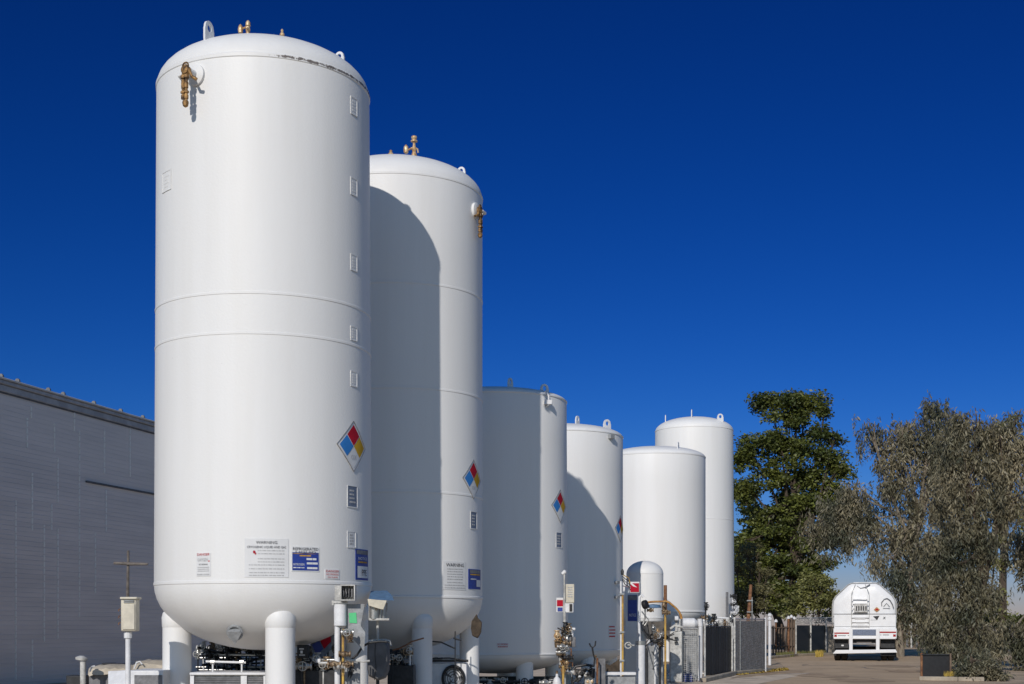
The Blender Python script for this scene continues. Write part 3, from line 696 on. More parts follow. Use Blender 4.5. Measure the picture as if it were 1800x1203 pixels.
# ---------------------------------------------------------------- pipework and equipment at the feet of the tanks
def pp(mb, pts, Z, rpx, n=10):         # pipe through photo pixels (x, y[, dZ]) at depth Z, radius in photo px
    mb.tube([P(q[0], q[1], Z + (q[2] if len(q) > 2 else 0)) if len(q) < 4 else Vector(q[:3]) for q in pts], rpx / F * Z, n); return mb
def down(mb, x, y, Z, rpx, n=12):      # vertical post from photo pixel (x, y) down to the ground
    a = P(x, y, Z); mb.tube([(a.x, a.y, 0.01), a], rpx / F * Z, n); return mb
def bx(mb, x0, x1, y0, y1, Z, d, rz=0):     # box whose front face spans the photo pixels
    a, b_ = P(x0, y1, Z), P(x1, y0, Z); return mb.box(((a.x + b_.x) / 2, Z + d / 2, (a.z + b_.z) / 2), (b_.x - a.x, d, b_.z - a.z), rz)
def gbx(mb, x0, x1, y0, Z, d):              # box from photo row y0 down to the ground
    a, b_ = P(x0, y0, Z), P(x1, y0, Z); return mb.box(((a.x + b_.x) / 2, Z + d / 2, (a.z + .01) / 2), (b_.x - a.x, d, a.z - .01))
def part(root, name, m, fn, bevel=0, smooth=True):
    mb = MB(); fn(mb); return mb.build(name, M[m] if isinstance(m, str) else m, root, bevel=bevel, smooth=smooth)
def foot(x, Z): return (PX(x, Z), Z, 0)
def flat(root, name, m, x0, x1, y0, y1, Z, d=.004): return part(root, name, m, lambda q: bx(q, x0, x1, y0, y1, Z, d), smooth=False)
def lettering(root, t, m, x0, x1, y0, y1, Z):
    vs, fs = text2d(t); q = MB(); a, b_ = P(x0, y1, Z), P(x1, y0, Z)
    q.add([((a.x + b_.x) / 2 + u * (b_.x - a.x), Z, (a.z + b_.z) / 2 + v * (b_.z - a.z)) for u, v in vs], fs); return q.build('lettering', M[m], root, smooth=False)

# meter box on its post, left of the nearest tank
g = thing('meter_box', 'tall beige meter box on a slim white post left of the nearest tank', 'meter box', foot(225, 19))
part(g, 'post', 'white', lambda q: (down(q, 225, 1106, 19.08, 4.6), pp(q, [(225, 1122), (225, 1111)], 19.08, 7)))
bxm = part(g, 'cabinet', 'beige', lambda q: bx(q, 212, 239, 1052, 1110, 18.98, .20), bevel=.02)
part(bxm, 'door', 'beige', lambda q: bx(q, 215.5, 236.5, 1062, 1107, 18.965, .03), bevel=.006)
part(bxm, 'vent_plate', 'grey', lambda q: [bx(q, 217, 235, y, y + 1.6, 18.96, .02) for y in (1055, 1058)])
part(bxm, 'hood', 'beige', lambda q: bx(q, 210.5, 240.5, 1049.5, 1053.5, 18.95, .25), bevel=.008)
part(bxm, 'conduit_clip', 'rust', lambda q: [pp(q, [(212, y), (208.5, y + 2), (209, y + 5)], 19.02, .9, 6) for y in (1070, 1082, 1094)])
# pole with a cross arm
g = thing('cross_pole', 'weathered thin pole with a single cross arm, standing behind the beige meter box', 'pole', foot(225, 24))
part(g, 'pole', 'greywood', lambda q: q.tube([(PX(224.5, 24), 24, 0.01), P(224.5, 1040, 24), P(225.5, 968, 24)], [.035, .027, .020], 8))
part(g, 'cross_arm', 'greywood', lambda q: q.tube([P(200, 990, 23.96), P(230, 991.5, 23.96), P(260, 992, 23.96)], [.022, .028, .02], 8))
# capped vent pipe
g = thing('vent_pipe', 'short capped vent pipe standing at the lower left in front of the warehouse', 'vent pipe', foot(146, 21))
part(g, 'pipe', 'dirty', lambda q: down(q, 146, 1160, 21, 5.2))
part(g, 'cap', 'dirty', lambda q: q.lathe([(.03, -.03), (.085, -.035), (.09, 0), (.03, .03)], P(143.5, 1156.5, 21), 18, rot=Matrix.Rotation(rad(6), 3, 'Y')))
# low enclosures at the far left bottom
g = thing('pump_enclosure', 'low white steel enclosure with a sloping front panel at the left of the nearest tank', 'enclosure', foot(240, 19.8))
part(g, 'housing', 'white', lambda q: gbx(q, 222, 287, 1179, 19.9, 1.0), bevel=.015)
part(g, 'sloping_panel', 'white', lambda q: q.add([P(190, 1180, 20.2), P(228, 1178, 20.0), P(222, 1207, 19.82), P(190, 1205, 20.0), P(190, 1180, 20.6), P(228, 1178, 20.6), P(222, 1207, 20.6), P(190, 1205, 20.6)], [(0, 1, 2, 3), (7, 6, 5, 4), (0, 4, 5, 1), (1, 5, 6, 2), (2, 6, 7, 3), (3, 7, 4, 0)]), bevel=.01)
part(g, 'skirt', 'midgrey', lambda q: gbx(q, 191, 286, 1206, 20.3, .8))
part(g, 'panel_front', 'midgrey', lambda q: bx(q, 236, 285, 1187, 1206, 19.885, .02), bevel=.004)
def sag(mb, x0, x1, y0, y1, Z, d, seed, amp=.03):     # lumpy cover with rounded ends
    r = random.Random(seed); n = 12; rows = 7; vs = []; fs = []
    for i in range(n + 1):
        u = i / n; x = x0 + (x1 - x0) * u; top = y0 + (y1 - y0) * (0.15 * abs(2 * u - 1) ** 3)
        c = P(x, top, Z)
        for j in range(rows + 1):
            a = PI * j / rows; k = 1 if 0 < i < n else .86
            hh = (y1 - y0) / F * Z
            vs.append((c.x + r.uniform(-.5, .5) * amp, Z + d / 2 - math.cos(a) * d / 2 * k, c.z - hh * k + hh * k * math.sin(a) ** .5 + r.uniform(-.5, .5) * amp))
    for i in range(n):
        for j in range(rows): a = i * (rows + 1) + j; fs.append((a, a + 1, a + rows + 2, a + rows + 1))
    for i in (0, n): fs.append(tuple(range(i * (rows + 1), (i + 1) * (rows + 1))))
    fs.append(tuple(i * (rows + 1) for i in range(n + 1))[::-1] + tuple(i * (rows + 1) + rows for i in range(n + 1)))
    mb.add(vs, fs)
g = thing('covered_bundle', 'pale tarp covered bundle lying on low crates beside the nearest tank leg', 'bundle', foot(262, 20.9), 'tarp covered bundles')
part(g, 'cover', 'tarp', lambda q: sag(q, 232, 292, 1161, 1181, 20.9, .7, 3))
part(g, 'crate', 'midgrey', lambda q: gbx(q, 236, 288, 1180, 20.95, .6), bevel=.01)
part(g, 'strap', 'white', lambda q: pp(q, [(236, 1176), (240, 1165), (246, 1163), (250, 1168)], 20.85, 1.3, 6))
g = thing('covered_bundle', 'flat pale covered bundle beside the capped vent pipe', 'bundle', foot(192, 21.4), 'tarp covered bundles')
part(g, 'cover', 'tarp', lambda q: sag(q, 152, 234, 1170, 1187, 21.4, .8, 5)); part(g, 'crate', 'midgrey', lambda q: gbx(q, 156, 230, 1186, 21.5, .6), bevel=.01)
part(g, 'strap', 'white', lambda q: pp(q, [(158, 1181), (162, 1172), (167, 1171)], 21.35, 1.3, 6))
g = thing('lid_stack', 'stack of dark flat lids behind the pale covered bundles', 'lids', foot(190, 22.6))
for k, (x0, x1, y) in enumerate(((116, 150, 1188), (178, 196, 1166), (196, 212, 1167))): part(g, 'lid', 'dark', lambda q: gbx(q, x0, x1, y, 22.6, .3), bevel=.01)

# control cabinet under tank 1
g = thing('control_cabinet', 'white framed cabinet with grey louvred panels between the legs of the nearest tank', 'cabinet', foot(400, 20.2))
part(g, 'body', 'dirty', lambda q: gbx(q, 337, 468, 1187, 20.24, .8))
part(g, 'top', 'white', lambda q: bx(q, 333, 470, 1182.5, 1187, 20.16, .95), bevel=.008)
for a_, b_ in ((334, 341), (423, 434), (463, 469)): part(g, 'upright', 'white', lambda q: gbx(q, a_, b_, 1186.5, 20.19, .05), bevel=.004)
for x0, x1 in ((342, 422), (435, 462)):
    part(g, 'grille', 'midgrey', lambda q: (gbx(q, x0, x1, 1191, 20.225, .02), [bx(q, x0, x1, y, y + 1.2, 20.21, .02) for y in range(1192, 1225, 3)]), smooth=False)
g = thing('handrail', 'short white pipe handrail on top of the louvred cabinet', 'rail', P(396, 1182, 20.5))
part(g, 'rail', 'white', lambda q: (pp(q, [(362, 1163), (432, 1165)], 20.5, 2, 10)))
for x in (374, 425): part(g, 'leg', 'white', lambda q: pp(q, [(x, 1183), (x, 1164)], 20.5, 1.6))
part(g, 'tee', 'steel', lambda q: [q.lathe([(.01, -.03), (.035, -.03), (.035, .03), (.01, .03)], P(x, 1164, 20.5), 10, axis='X') for x in (374, 425)])

def manifold(name, label, x0, x1, y0, y1, Z, seed, nv, nh, dark=.5, group=None, base=True):
    """pump / valve manifold: header pipes, risers, valves with handwheels, hoses"""
    r = random.Random(seed); g = thing(name, label, 'valve manifold', foot((x0 + x1) / 2, Z), group)
    w = x1 - x0
    for k in range(2):
        y = y0 + (y1 - y0) * (.45 + .35 * k); part(g, 'header_pipe', ['dark', 'steel', 'dirty'][r.randrange(3)], lambda q: pp(q, [(x0, y, .2 * k), (x1, y + r.uniform(-2, 2), .2 * k)], Z, r.uniform(1.8, 3), 12))
    for k in range(nv):
        x = x0 + w * (k + .5) / nv + r.uniform(-2, 2); yt = y0 + r.uniform(0, .4) * (y1 - y0); dz = r.uniform(-.1, .3); mm = 'dark' if r.random() < dark else r.choice(['steel', 'white', 'brass', 'dirty'])
        rs = part(g, 'riser', mm, lambda q: down(q, x, yt + 4, Z + dz, r.uniform(1, 2.0)))
        part(rs, 'valve', r.choice(['dark', 'dark', 'brass', 'steel', 'dirty']), lambda q: valve(q, P(x, yt + r.uniform(4, 14), Z + dz), r.uniform(.8, 1.25), r.choice('ZX')))
    for k in range(nh):
        xa, xb = x0 + r.uniform(0, .5) * w, x0 + r.uniform(.5, 1) * w; ya, yb = [y0 + r.uniform(.2, 1) * (y1 - y0) for _ in range(2)]
        pts = [(xa + (xb - xa) * t, ya + (yb - ya) * t + math.sin(PI * t) * r.uniform(6, 14), r.uniform(-.1, .2)) for t in (0, .2, .4, .6, .8, 1)]
        part(g, 'hose', r.choice(['black', 'black', 'dark']), lambda q: pp(q, pts, Z, r.uniform(1.2, 2.2), 8))
    for k in range(max(2, nv // 3)):
        x = x0 + r.uniform(.05, .9) * w; y = y0 + r.uniform(.3, .8) * (y1 - y0); s_ = r.uniform(5, 10)
        part(g, 'gauge_box', r.choice(['dark', 'midgrey', 'white', 'dark']), lambda q: bx(q, x, x + s_, y, y + s_ * r.uniform(.7, 1.3), Z - .1, .15), bevel=.01)
    if base: part(g, 'skid_base', 'dark', lambda q: gbx(q, x0 - 3, x1 + 3, y1 - 2, Z - .05, .5), bevel=.01)
    return tag(g, group='pump and valve runs under the tanks')
manifold('pump_manifold', 'tangle of black pump pipework and hoses below the dished end of the nearest tank', 345, 470, 1122, 1186, 21.6, 11, 15, 9, .72)
manifold('pump_manifold', 'second tangle of dark pipework further back beneath the nearest tank', 350, 600, 1130, 1190, 23.3, 12, 16, 12, .85)
manifold('valve_manifold', 'horizontal steel valve run just right of the front leg of the nearest tank', 520, 588, 1146, 1180, 20.4, 13, 8, 4, .4)
g = thing('motor_housing', 'brownish grey motor housing right of the front leg of the nearest tank', 'housing', foot(550, 20.9))
part(g, 'body', 'midgrey', lambda q: gbx(q, 519, 584, 1171, 20.9, .8), bevel=.02); part(g, 'cover_plate', 'canvas', lambda q: bx(q, 524, 548, 1176, 1205, 20.88, .03), bevel=.004)
part(g, 'conduit', 'steel', lambda q: pp(q, [(519, 1168), (545, 1167), (584, 1169)], 20.85, 2))
g = thing('junction_box', 'small black box with a white emblem beside the front leg of the nearest tank', 'box', foot(531, 20.2))
part(g, 'box', 'black', lambda q: bx(q, 522, 541, 1134, 1157, 20.2, .2), bevel=.01); part(g, 'post', 'dark', lambda q: down(q, 531, 1156, 20.3, 2))
part(g, 'emblem', 'signw', lambda q: (bx(q, 526, 534, 1140, 1142, 20.195, .01), bx(q, 528, 532, 1144, 1149, 20.195, .01), bx(q, 526, 536, 1151, 1152.5, 20.195, .01)), smooth=False)
g = thing('hazard_sign', 'tilted red and navy hazard sign on a stake below the nearest tank', 'sign', foot(572, 21))
part(g, 'stake', 'steel', lambda q: down(q, 568, 1140, 21.03, 1.2))
part(g, 'board', 'plate', lambda q: q.add([P(549, 1134, 21.02), P(562, 1118, 21.02), P(583, 1108, 21.02), P(583, 1140, 21.02), P(568, 1158, 21.02), P(550, 1150, 21.02), P(545, 1133, 21.05), P(562, 1118, 21.05), P(583, 1108, 21.05), P(583, 1140, 21.05), P(568, 1158, 21.05), P(550, 1150, 21.05)], [(0, 1, 2, 3, 4, 5), (11, 10, 9, 8, 7, 6)] + [(i, (i + 1) % 6, (i + 1) % 6 + 6, i + 6) for i in range(6)]), smooth=False)
part(g, 'red_panel', 'red', lambda q: q.add([P(563, 1127, 21.0), P(580, 1114, 21.0), P(582, 1128, 21.0), P(570, 1141, 21.0)], [(0, 1, 2, 3)]), smooth=False)
part(g, 'navy_panel', 'navy', lambda q: q.add([P(548, 1134, 21.0), P(561, 1127, 21.0), P(568, 1141, 21.0), P(557, 1152, 21.0)], [(0, 1, 2, 3)]), smooth=False)

# standpipe column right of tank 1
g = thing('standpipe', 'white standpipe with open junction box on top and a green sticker on its cover sheet', 'standpipe', foot(598, 19.3))
part(g, 'upper_pipe', 'white', lambda q: pp(q, [(598, 1100), (598, 1060)], 19.3, 11, 24)); part(g, 'flange', 'dirty', lambda q: pp(q, [(598, 1061), (598, 1057)], 19.3, 13.5, 24))
part(g, 'flange_bolt', 'dirty', lambda q: pp(q, [(585, 1056), (585, 1064)], 19.25, 2.2, 8))
part(g, 'lower_pipe', 'white', lambda q: down(q, 593, 1100, 19.3, 5, 16)); part(g, 'cable', 'black', lambda q: down(q, 599, 1104, 19.22, 1.2, 6))
part(g, 'yellow_conduit', 'yellow', lambda q: down(q, 603, 1106, 19.2, 2.3, 10))
jb = part(g, 'junction_box', 'dirty', lambda q: (bx(q, 598, 600, 1028, 1056, 19.15, .18), bx(q, 622, 624, 1028, 1056, 19.15, .18), bx(q, 600, 622, 1028, 1030, 19.15, .18), bx(q, 600, 622, 1054, 1056, 19.15, .18), bx(q, 600, 622, 1030, 1054, 19.31, .02)))
part(jb, 'terminal', 'midgrey', lambda q: [bx(q, 602 + 5 * i, 605 + 5 * i, 1033 + 2 * (i % 2), 1050, 19.22, .08) for i in range(4)], bevel=.004); part(jb, 'wire', 'black', lambda q: [pp(q, [(603 + 5 * i, 1033), (606 + 4 * i, 1042), (604 + 5 * i, 1052)], 19.18, .7, 6) for i in range(3)])
part(jb, 'open_lid', 'dirty', lambda q: bx(q, 588, 598, 1029, 1056, 19.3, .012), bevel=.003)
pl = part(g, 'cover_sheet', 'grey', lambda q: q.add([P(608, 1062, 19.34), P(641, 1062, 19.34), P(634, 1100, 19.34), P(642, 1112, 19.34), P(640, 1145, 19.34), P(608, 1110, 19.34), P(608, 1062, 19.37), P(641, 1062, 19.37), P(634, 1100, 19.37), P(642, 1112, 19.37), P(640, 1145, 19.37), P(608, 1110, 19.37)], [(0, 1, 2, 3, 4, 5), (11, 10, 9, 8, 7, 6)] + [(i, (i + 1) % 6, (i + 1) % 6 + 6, i + 6) for i in range(6)]), smooth=False)
part(pl, 'green_sticker', 'green', lambda q: q.add([P(613, 1078, 19.33), P(626, 1077, 19.33), P(627.5, 1096, 19.33), P(614.5, 1095, 19.33)], [(0, 1, 2, 3)]), smooth=False)
part(g, 'lower_sheet', 'grey', lambda q: gbx(q, 606, 633, 1160, 19.45, .04), bevel=.003)
for (x, y) in ((611, 1112), (616, 1120), (597, 1172), (588, 1168), (612, 1168), (606, 1150)): part(g, 'valve', ['brass', 'dirty', 'brass', 'steel'][(x + y) % 4], lambda q: valve(q, P(x, y, 19.15), R.uniform(.7, 1.0), R.choice('ZX'), R.random() < .4))
part(g, 'branch_pipe', 'dirty', lambda q: (pp(q, [(560, 1166), (585, 1165), (606, 1168)], 19.2, 2, 8), pp(q, [(606, 1160), (640, 1163), (650, 1162)], 19.3, 2, 8), pp(q, [(575, 1172), (592, 1171)], 19.2, 2.4, 8)))
part(g, 'black_hose', 'black', lambda q: pp(q, [(604, 1161), (618, 1160), (628, 1151), (638, 1136), (650, 1130), (668, 1128), (680, 1129)], 19.5, 2.0, 8))
part(g, 'paint_splash', 'dark', lambda q: [q.add([P(614 + a, 1172 + b_, 19.44), P(616 + a + c, 1173 + b_, 19.44), P(613 + a, 1180 + b_ + c, 19.44)], [(0, 1, 2)]) for a, b_, c in ((0, 0, 4), (4, 5, 3), (-2, 8, 5), (6, -3, 2), (2, 12, 3))], smooth=False)

# lidded gauge box and canvas covered box in front of tank 2
g = thing('gauge_box', 'beige hooded gauge box with a faded blue lid on a thin pole', 'gauge box', foot(665, 20.3))
part(g, 'lid', 'bluep', lambda q: q.add([P(650, 1046, 20.4), P(689, 1047, 20.4), P(693, 1056, 20.15), P(648, 1054, 20.15), P(652, 1039, 20.7), P(680, 1038, 20.7)], [(0, 1, 2, 3), (0, 4, 5, 1), (3, 2, 5, 4), (0, 3, 4), (1, 5, 2)]), smooth=False)
part(g, 'hood', 'beige', lambda q: q.add([P(646, 1053, 20.15), P(680, 1056, 20.15), P(674, 1072, 20.15), P(668, 1071, 20.15), P(648, 1065, 20.15), P(646, 1053, 20.4), P(680, 1056, 20.4), P(674, 1072, 20.4), P(668, 1071, 20.4), P(648, 1065, 20.4)], [(0, 1, 2, 3, 4), (9, 8, 7, 6, 5)] + [(i, (i + 1) % 5, (i + 1) % 5 + 5, i + 5) for i in range(5)]), bevel=.006)
part(g, 'canister', 'steel', lambda q: q.lathe([(.01, -.16), (.05, -.155), (.065, -.14), (.065, .10), (.01, .10)], P(657, 1071, 20.3), 18)); part(g, 'frame', 'dirty', lambda q: (bx(q, 648, 651, 1062, 1090, 20.4, .05), bx(q, 678, 681, 1060, 1090, 20.4, .05), bx(q, 648, 684, 1087, 1091, 20.25, .2)), bevel=.004)
part(g, 'inner_tube', 'steel', lambda q: [pp(q, [(x, 1090), (x, 1060)], 20.35, 2, 8) for x in (668, 674)]); part(g, 'pole', 'dirty', lambda q: down(q, 664, 1090, 20.4, 2.6))
g = thing('canvas_covered_box', 'rounded grey canvas covered box standing below the blue lidded gauge box', 'covered box', foot(664, 20.35))
def cv(q):
    vs = []; prof_ = [(-16, 62), (-18.5, 50), (-19, 25), (-18.5, 8), (-15, 1), (0, 0), (14, 1), (18, 8), (18.5, 30), (17.5, 52), (12, 66), (0, 70)]
    n_ = len(prof_)
    for k, (dz_, sc) in enumerate(((-.02, .90), (.03, 1.0), (.28, 1.0), (.33, .9))):
        for (a, b_) in prof_: p_ = P(664 + a * sc, 1127 + 35 + (b_ - 35) * sc, 20.25); vs.append((p_.x, 20.25 + dz_, p_.z))
    q.add(vs, [tuple(range(n_)), tuple(range(4 * n_ - 1, 3 * n_ - 1, -1))] + [(k * n_ + i, k * n_ + (i + 1) % n_, (k + 1) * n_ + (i + 1) % n_, (k + 1) * n_ + i) for k in range(3) for i in range(n_)])
cvo = part(g, 'canvas_cover', 'canvas', cv, bevel=.008); part(cvo, 'seam', 'black', lambda q: pp(q, [(660, 1129), (659, 1150), (661, 1175), (658, 1196)], 20.22, .5, 6)); part(g, 'post', 'dark', lambda q: down(q, 664, 1195, 20.4, 3)); part(g, 'elbow_pipe', 'dirty', lambda q: pp(q, [(648, 1127), (676, 1125), (685, 1127), (687, 1136)], 20.4, 2.0, 8))
manifold('valve_manifold', 'dark valves and cables between the canvas covered box and the next tank leg', 684, 724, 1132, 1172, 23.0, 21, 7, 4, .8)
manifold('pump_manifold', 'dark pipework below the second tank, left of the round fan', 690, 770, 1146, 1192, 25.2, 22, 9, 6, .85)
g = thing('cable', 'rust brown cable sagging across in front of the second tank leg', 'cable', foot(712, 22.9)); part(g, 'cable', 'rust', lambda q: pp(q, [(690, 1143), (702, 1140), (714, 1134), (724, 1128), (745, 1122)], 22.9, 1.3, 8)); part(g, 'clip', 'dark', lambda q: down(q, 690, 1143, 22.9, 1.2, 6))
# fan unit
g = thing('fan_unit', 'pale equipment housing with a round black fan between the legs of the second tank', 'fan unit', foot(785, 24.2))
part(g, 'housing', 'white', lambda q: gbx(q, 757, 820, 1166, 24.3, .8), bevel=.01); part(g, 'top_rail', 'dark', lambda q: (bx(q, 756, 823, 1160, 1164, 24.25, .1), pp(q, [(757, 1158), (790, 1157), (822, 1162)], 24.2, 1.2, 8)))
fc = P(797, 1193, 24.26); fan = part(g, 'fan_ring', 'black', lambda q: (q.torus(fc, .18, .025, 32, 8, rot=Matrix.Rotation(PI / 2, 3, 'X'), sz=1.15)))
part(fan, 'guard', 'dark', lambda q: [q.torus(fc, r_, .006, 28, 6, rot=Matrix.Rotation(PI / 2, 3, 'X'), sz=1.15) for r_ in (.06, .10, .14)])
part(fan, 'blade', 'midgrey', lambda q: [q.add([fc + Vector((0, .04, 0)), fc + Vector((.16 * math.cos(a), .03, .18 * math.sin(a))), fc + Vector((.16 * math.cos(a + .7), .05, .18 * math.sin(a + .7)))], [(0, 1, 2)]) for a in (0, 1.26, 2.5, 3.8, 5.0)], smooth=False)
part(g, 'back_disc', 'black', lambda q: q.lathe([(.01, -.01), (.17, -.01), (.17, .01), (.01, .01)], fc + Vector((0, .06, 0)), 28, axis='Y'))
g = thing('grab_pole', 'thin dark pole with a short side arm beside the second tank leg', 'pole', foot(800, 24)); part(g, 'pole', 'dark', lambda q: down(q, 800, 1110, 24, 1)); part(g, 'arm', 'dark', lambda q: pp(q, [(797, 1122), (803, 1124), (811, 1126)], 23.98, 1.4, 8)); part(g, 'brace', 'black', lambda q: pp(q, [(760, 1128), (775, 1129), (788, 1135), (799, 1140)], 24.0, 1.2, 8))
part_b = part(None, 'burlap_bundle', 'brownbag', lambda q: q.add([P(838, 1079, 23.4), P(841, 1087, 23.3), P(847.5, 1094, 23.3), P(846, 1112, 23.3), P(840, 1123, 23.35), P(830, 1118, 23.3), P(827.5, 1105, 23.25), P(829, 1092, 23.3)] + [P(a, c, 23.75) for a, c in ((838, 1081), (841, 1088), (846, 1095), (845, 1111), (839, 1120), (831, 1116), (829, 1104), (830, 1093))], [tuple(range(8)), tuple(range(15, 7, -1))] + [(i, (i + 1) % 8, (i + 1) % 8 + 8, i + 8) for i in range(8)]), bevel=.02)
tag(part_b, 'dark brown burlap bundle hung at the right of the second tank', 'bundle')
# low steel beam run under tank 3
manifold('pump_manifold', 'low dark pipe run beneath the short tank that is mostly in shadow', 832, 975, 1186, 1215, 28.2, 31, 12, 7, .85)
g = thing('support_beam', 'dark steel beam under the short shadowed tank', 'beam', foot(900, 28.9)); part(g, 'beam', 'dark', lambda q: bx(q, 815, 985, 1190, 1196, 28.9, .3), bevel=.01)
for x in (830, 900, 970): part(g, 'leg', 'dark', lambda q: gbx(q, x - 3, x + 3, 1196, 28.95, .1))

# gauge pole between tanks 3 and 4
Z = 26.6
g = thing('gauge_pole', 'pole carrying a small lamp and a tall beige control box, left of the brass valves', 'gauge pole', foot(992.5, Z))
part(g, 'pole', 'dirty', lambda q: (down(q, 992, 1010, Z, 1.6), pp(q, [(992, 1075), (993, 1105)], Z - .02, 2.6)))
part(g, 'lamp', 'white', lambda q: (q.lathe([(.01, -.06), (.03, -.05), (.04, .03), (.01, .05)], P(991.5, 1006.5, Z), 12, rot=Matrix.Rotation(rad(50), 3, 'Y'))))
cb = part(g, 'control_box', 'beige', lambda q: bx(q, 994.5, 1009.5, 1027, 1060, Z - .02, .14), bevel=.008)
part(cb, 'label_panel', 'greyink', lambda q: [bx(q, 998, 1006, y, y + 1.5, Z - .03, .02) for y in range(1032, 1052, 4)]); part(cb, 'lower_case', 'white', lambda q: bx(q, 993.5, 1008, 1060, 1077, Z, .10), bevel=.006); part(cb, 'dark_slot', 'black', lambda q: bx(q, 1001, 1006, 1062, 1075, Z - .015, .03))
g = thing('small_sign', 'small red, white and navy sign on the left of the gauge pole', 'sign', P(984, 1063, Z)); part(g, 'board', 'signw', lambda q: bx(q, 978, 990, 1051, 1076, Z + .05, .01)); flat(g, 'red_panel', 'red', 979, 989.5, 1055, 1066, Z + .043); flat(g, 'navy_panel', 'navy', 980, 989, 1068, 1075, Z + .043)
part(g, 'bracket', 'dirty', lambda q: pp(q, [(989, 1064), (992, 1064)], Z + .06, 1.2, 6))
g = thing('valve_cluster', 'dense upright cluster of brass and steel valves below the gauge pole', 'valves', foot(992, Z))
rv = random.Random(5)
for k in range(26):
    y = 1102 + k * 3.2; x = 992 + rv.uniform(-13, 13) * (1 if k % 3 else .5); part(g, 'valve', rv.choice(['brass', 'brass', 'brassd', 'steel', 'dirty', 'dark', 'brassl']), lambda q: valve(q, P(x, y, Z + rv.uniform(-.15, .1)), rv.uniform(.55, 1.05), rv.choice('ZX'), rv.random() < .5))
for k in range(9):
    y = 1104 + k * 9; a = rv.uniform(-14, -4); c = rv.uniform(4, 16); part(g, 'tube', rv.choice(['brass', 'steel', 'dirty', 'rust', 'dark']), lambda q: pp(q, [(992 + a, y), (992 + a * .4, y + rv.uniform(-4, 6)), (992 + c, y + rv.uniform(-6, 8)), (992 + c, y + 14)], Z - .05, rv.uniform(.9, 1.6), 8))
part(g, 'riser', 'dirty', lambda q: down(q, 992.5, 1100, Z + .02, 2.4)); part(g, 'regulator', 'brass', lambda q: q.lathe([(.02, -.09), (.06, -.08), (.07, 0), (.05, .09), (.02, .1)], P(981, 1131, Z - .05), 14)); part(g, 'actuator', 'midgrey', lambda q: (bx(q, 997, 1012, 1120, 1138, Z - .05, .15), bx(q, 1002, 1008, 1105, 1120, Z, .05)), bevel=.01); part(g, 'tee', 'white', lambda q: (pp(q, [(1006, 1120), (1006, 1107)], Z - .02, 2), pp(q, [(1001, 1106), (1011, 1106)], Z - .02, 2.5)))
g = thing('marker_post', 'yellow marker post at the bottom edge below the brass valve cluster', 'post', foot(990, 25.6)); part(g, 'post', 'yellow', lambda q: down(q, 990, 1174, 25.6, 2.2)); part(g, 'cap', 'yellow', lambda q: q.lathe([(.024, -.01), (.027, 0), (.02, .02), (.005, .03)], P(990, 1173, 25.6), 12))
g = thing('gas_cylinder', 'white gas cylinder left of the yellow marker post', 'gas cylinder', foot(979, 26.2)); part(g, 'body', 'white', lambda q: q.lathe([(.075, .02), (.08, .04), (.08, .42), (.06, .50), (.025, .54), (.025, .58), (.01, .60)], (PX(979, 26.2), 26.2, 0), 20)); part(g, 'valve', 'brass', lambda q: q.lathe([(.01, .58), (.025, .60), (.02, .64), (.005, .65)], (PX(979, 26.2), 26.2, 0), 10))
# pump engine
g = thing('pump_engine', 'compact engine with white block and black hoses right of the yellow marker post', 'engine', foot(1035, 29))
part(g, 'block', 'dirty', lambda q: bx(q, 1028, 1045, 1186, 1206, 29, .4), bevel=.02); part(g, 'frame', 'dark', lambda q: (gbx(q, 1005, 1052, 1203, 29.1, .4), pp(q, [(1007, 1205), (1004, 1182), (1012, 1172), (1030, 1169), (1044, 1171)], 28.95, 2.4)))
for k in range(14): part(g, 'fitting', rv.choice(['white', 'dirty', 'brassl', 'dark', 'black']), lambda q: q.lathe([(.01, -.03), (.03, -.02), (.035, .02), (.01, .035)], P(1012 + rv.uniform(0, 34), 1174 + rv.uniform(0, 28), 28.85 + rv.uniform(-.05, .1)), 10, rot=Matrix.Rotation(rv.uniform(0, 3), 3, 'X')))
for k in range(6): part(g, 'hose', 'black', lambda q: pp(q, [(1010 + rv.uniform(-3, 6), 1200), (1012 + k * 4, 1180 + rv.uniform(-4, 4)), (1030 + k * 3, 1176 + rv.uniform(-3, 6)), (1044, 1192)], 28.9, 1.6, 8))
g = thing('forked_arm', 'black forked arm reaching up from a rusty post in front of the fourth tank', 'arm', foot(1048, 30)); part(g, 'fork', 'black', lambda q: (pp(q, [(1036, 1131), (1038, 1136), (1042, 1139), (1046, 1135), (1047, 1127)], 30, 1.3, 8), pp(q, [(1041, 1138), (1043, 1150), (1046, 1160)], 30, 1.5, 8), pp(q, [(1045, 1160), (1044, 1172)], 30, 1.2, 8))); part(g, 'post', 'rust', lambda q: down(q, 1050, 1157, 30.02, 1.8)); part(g, 'knob', 'brass', lambda q: q.lathe([(.01, -.03), (.03, 0), (.01, .03)], P(1047, 1154, 30), 10)); part(g, 'rear_sheet', 'midgrey', lambda q: gbx(q, 1052, 1064, 1158, 30.3, .03))
g = thing('tall_conduit', 'tall thin conduit pipe, half yellow and half white, in front of the fourth tank edge', 'conduit', foot(1093, 31)); part(g, 'white_pipe', 'white', lambda q: down(q, 1091.5, 1022, 31, 1.7)); part(g, 'yellow_pipe', 'yellow', lambda q: down(q, 1094.6, 1046, 30.97, 1.7)); part(g, 'weatherhead', 'dark', lambda q: q.lathe([(.01, -.05), (.03, -.05), (.035, .04), (.01, .08)], P(1094, 1007, 31), 12)); part(g, 'strap', 'steel', lambda q: [bx(q, 1089, 1097.5, y, y + 3, 30.93, .07) for y in (1043, 1110, 1160)])
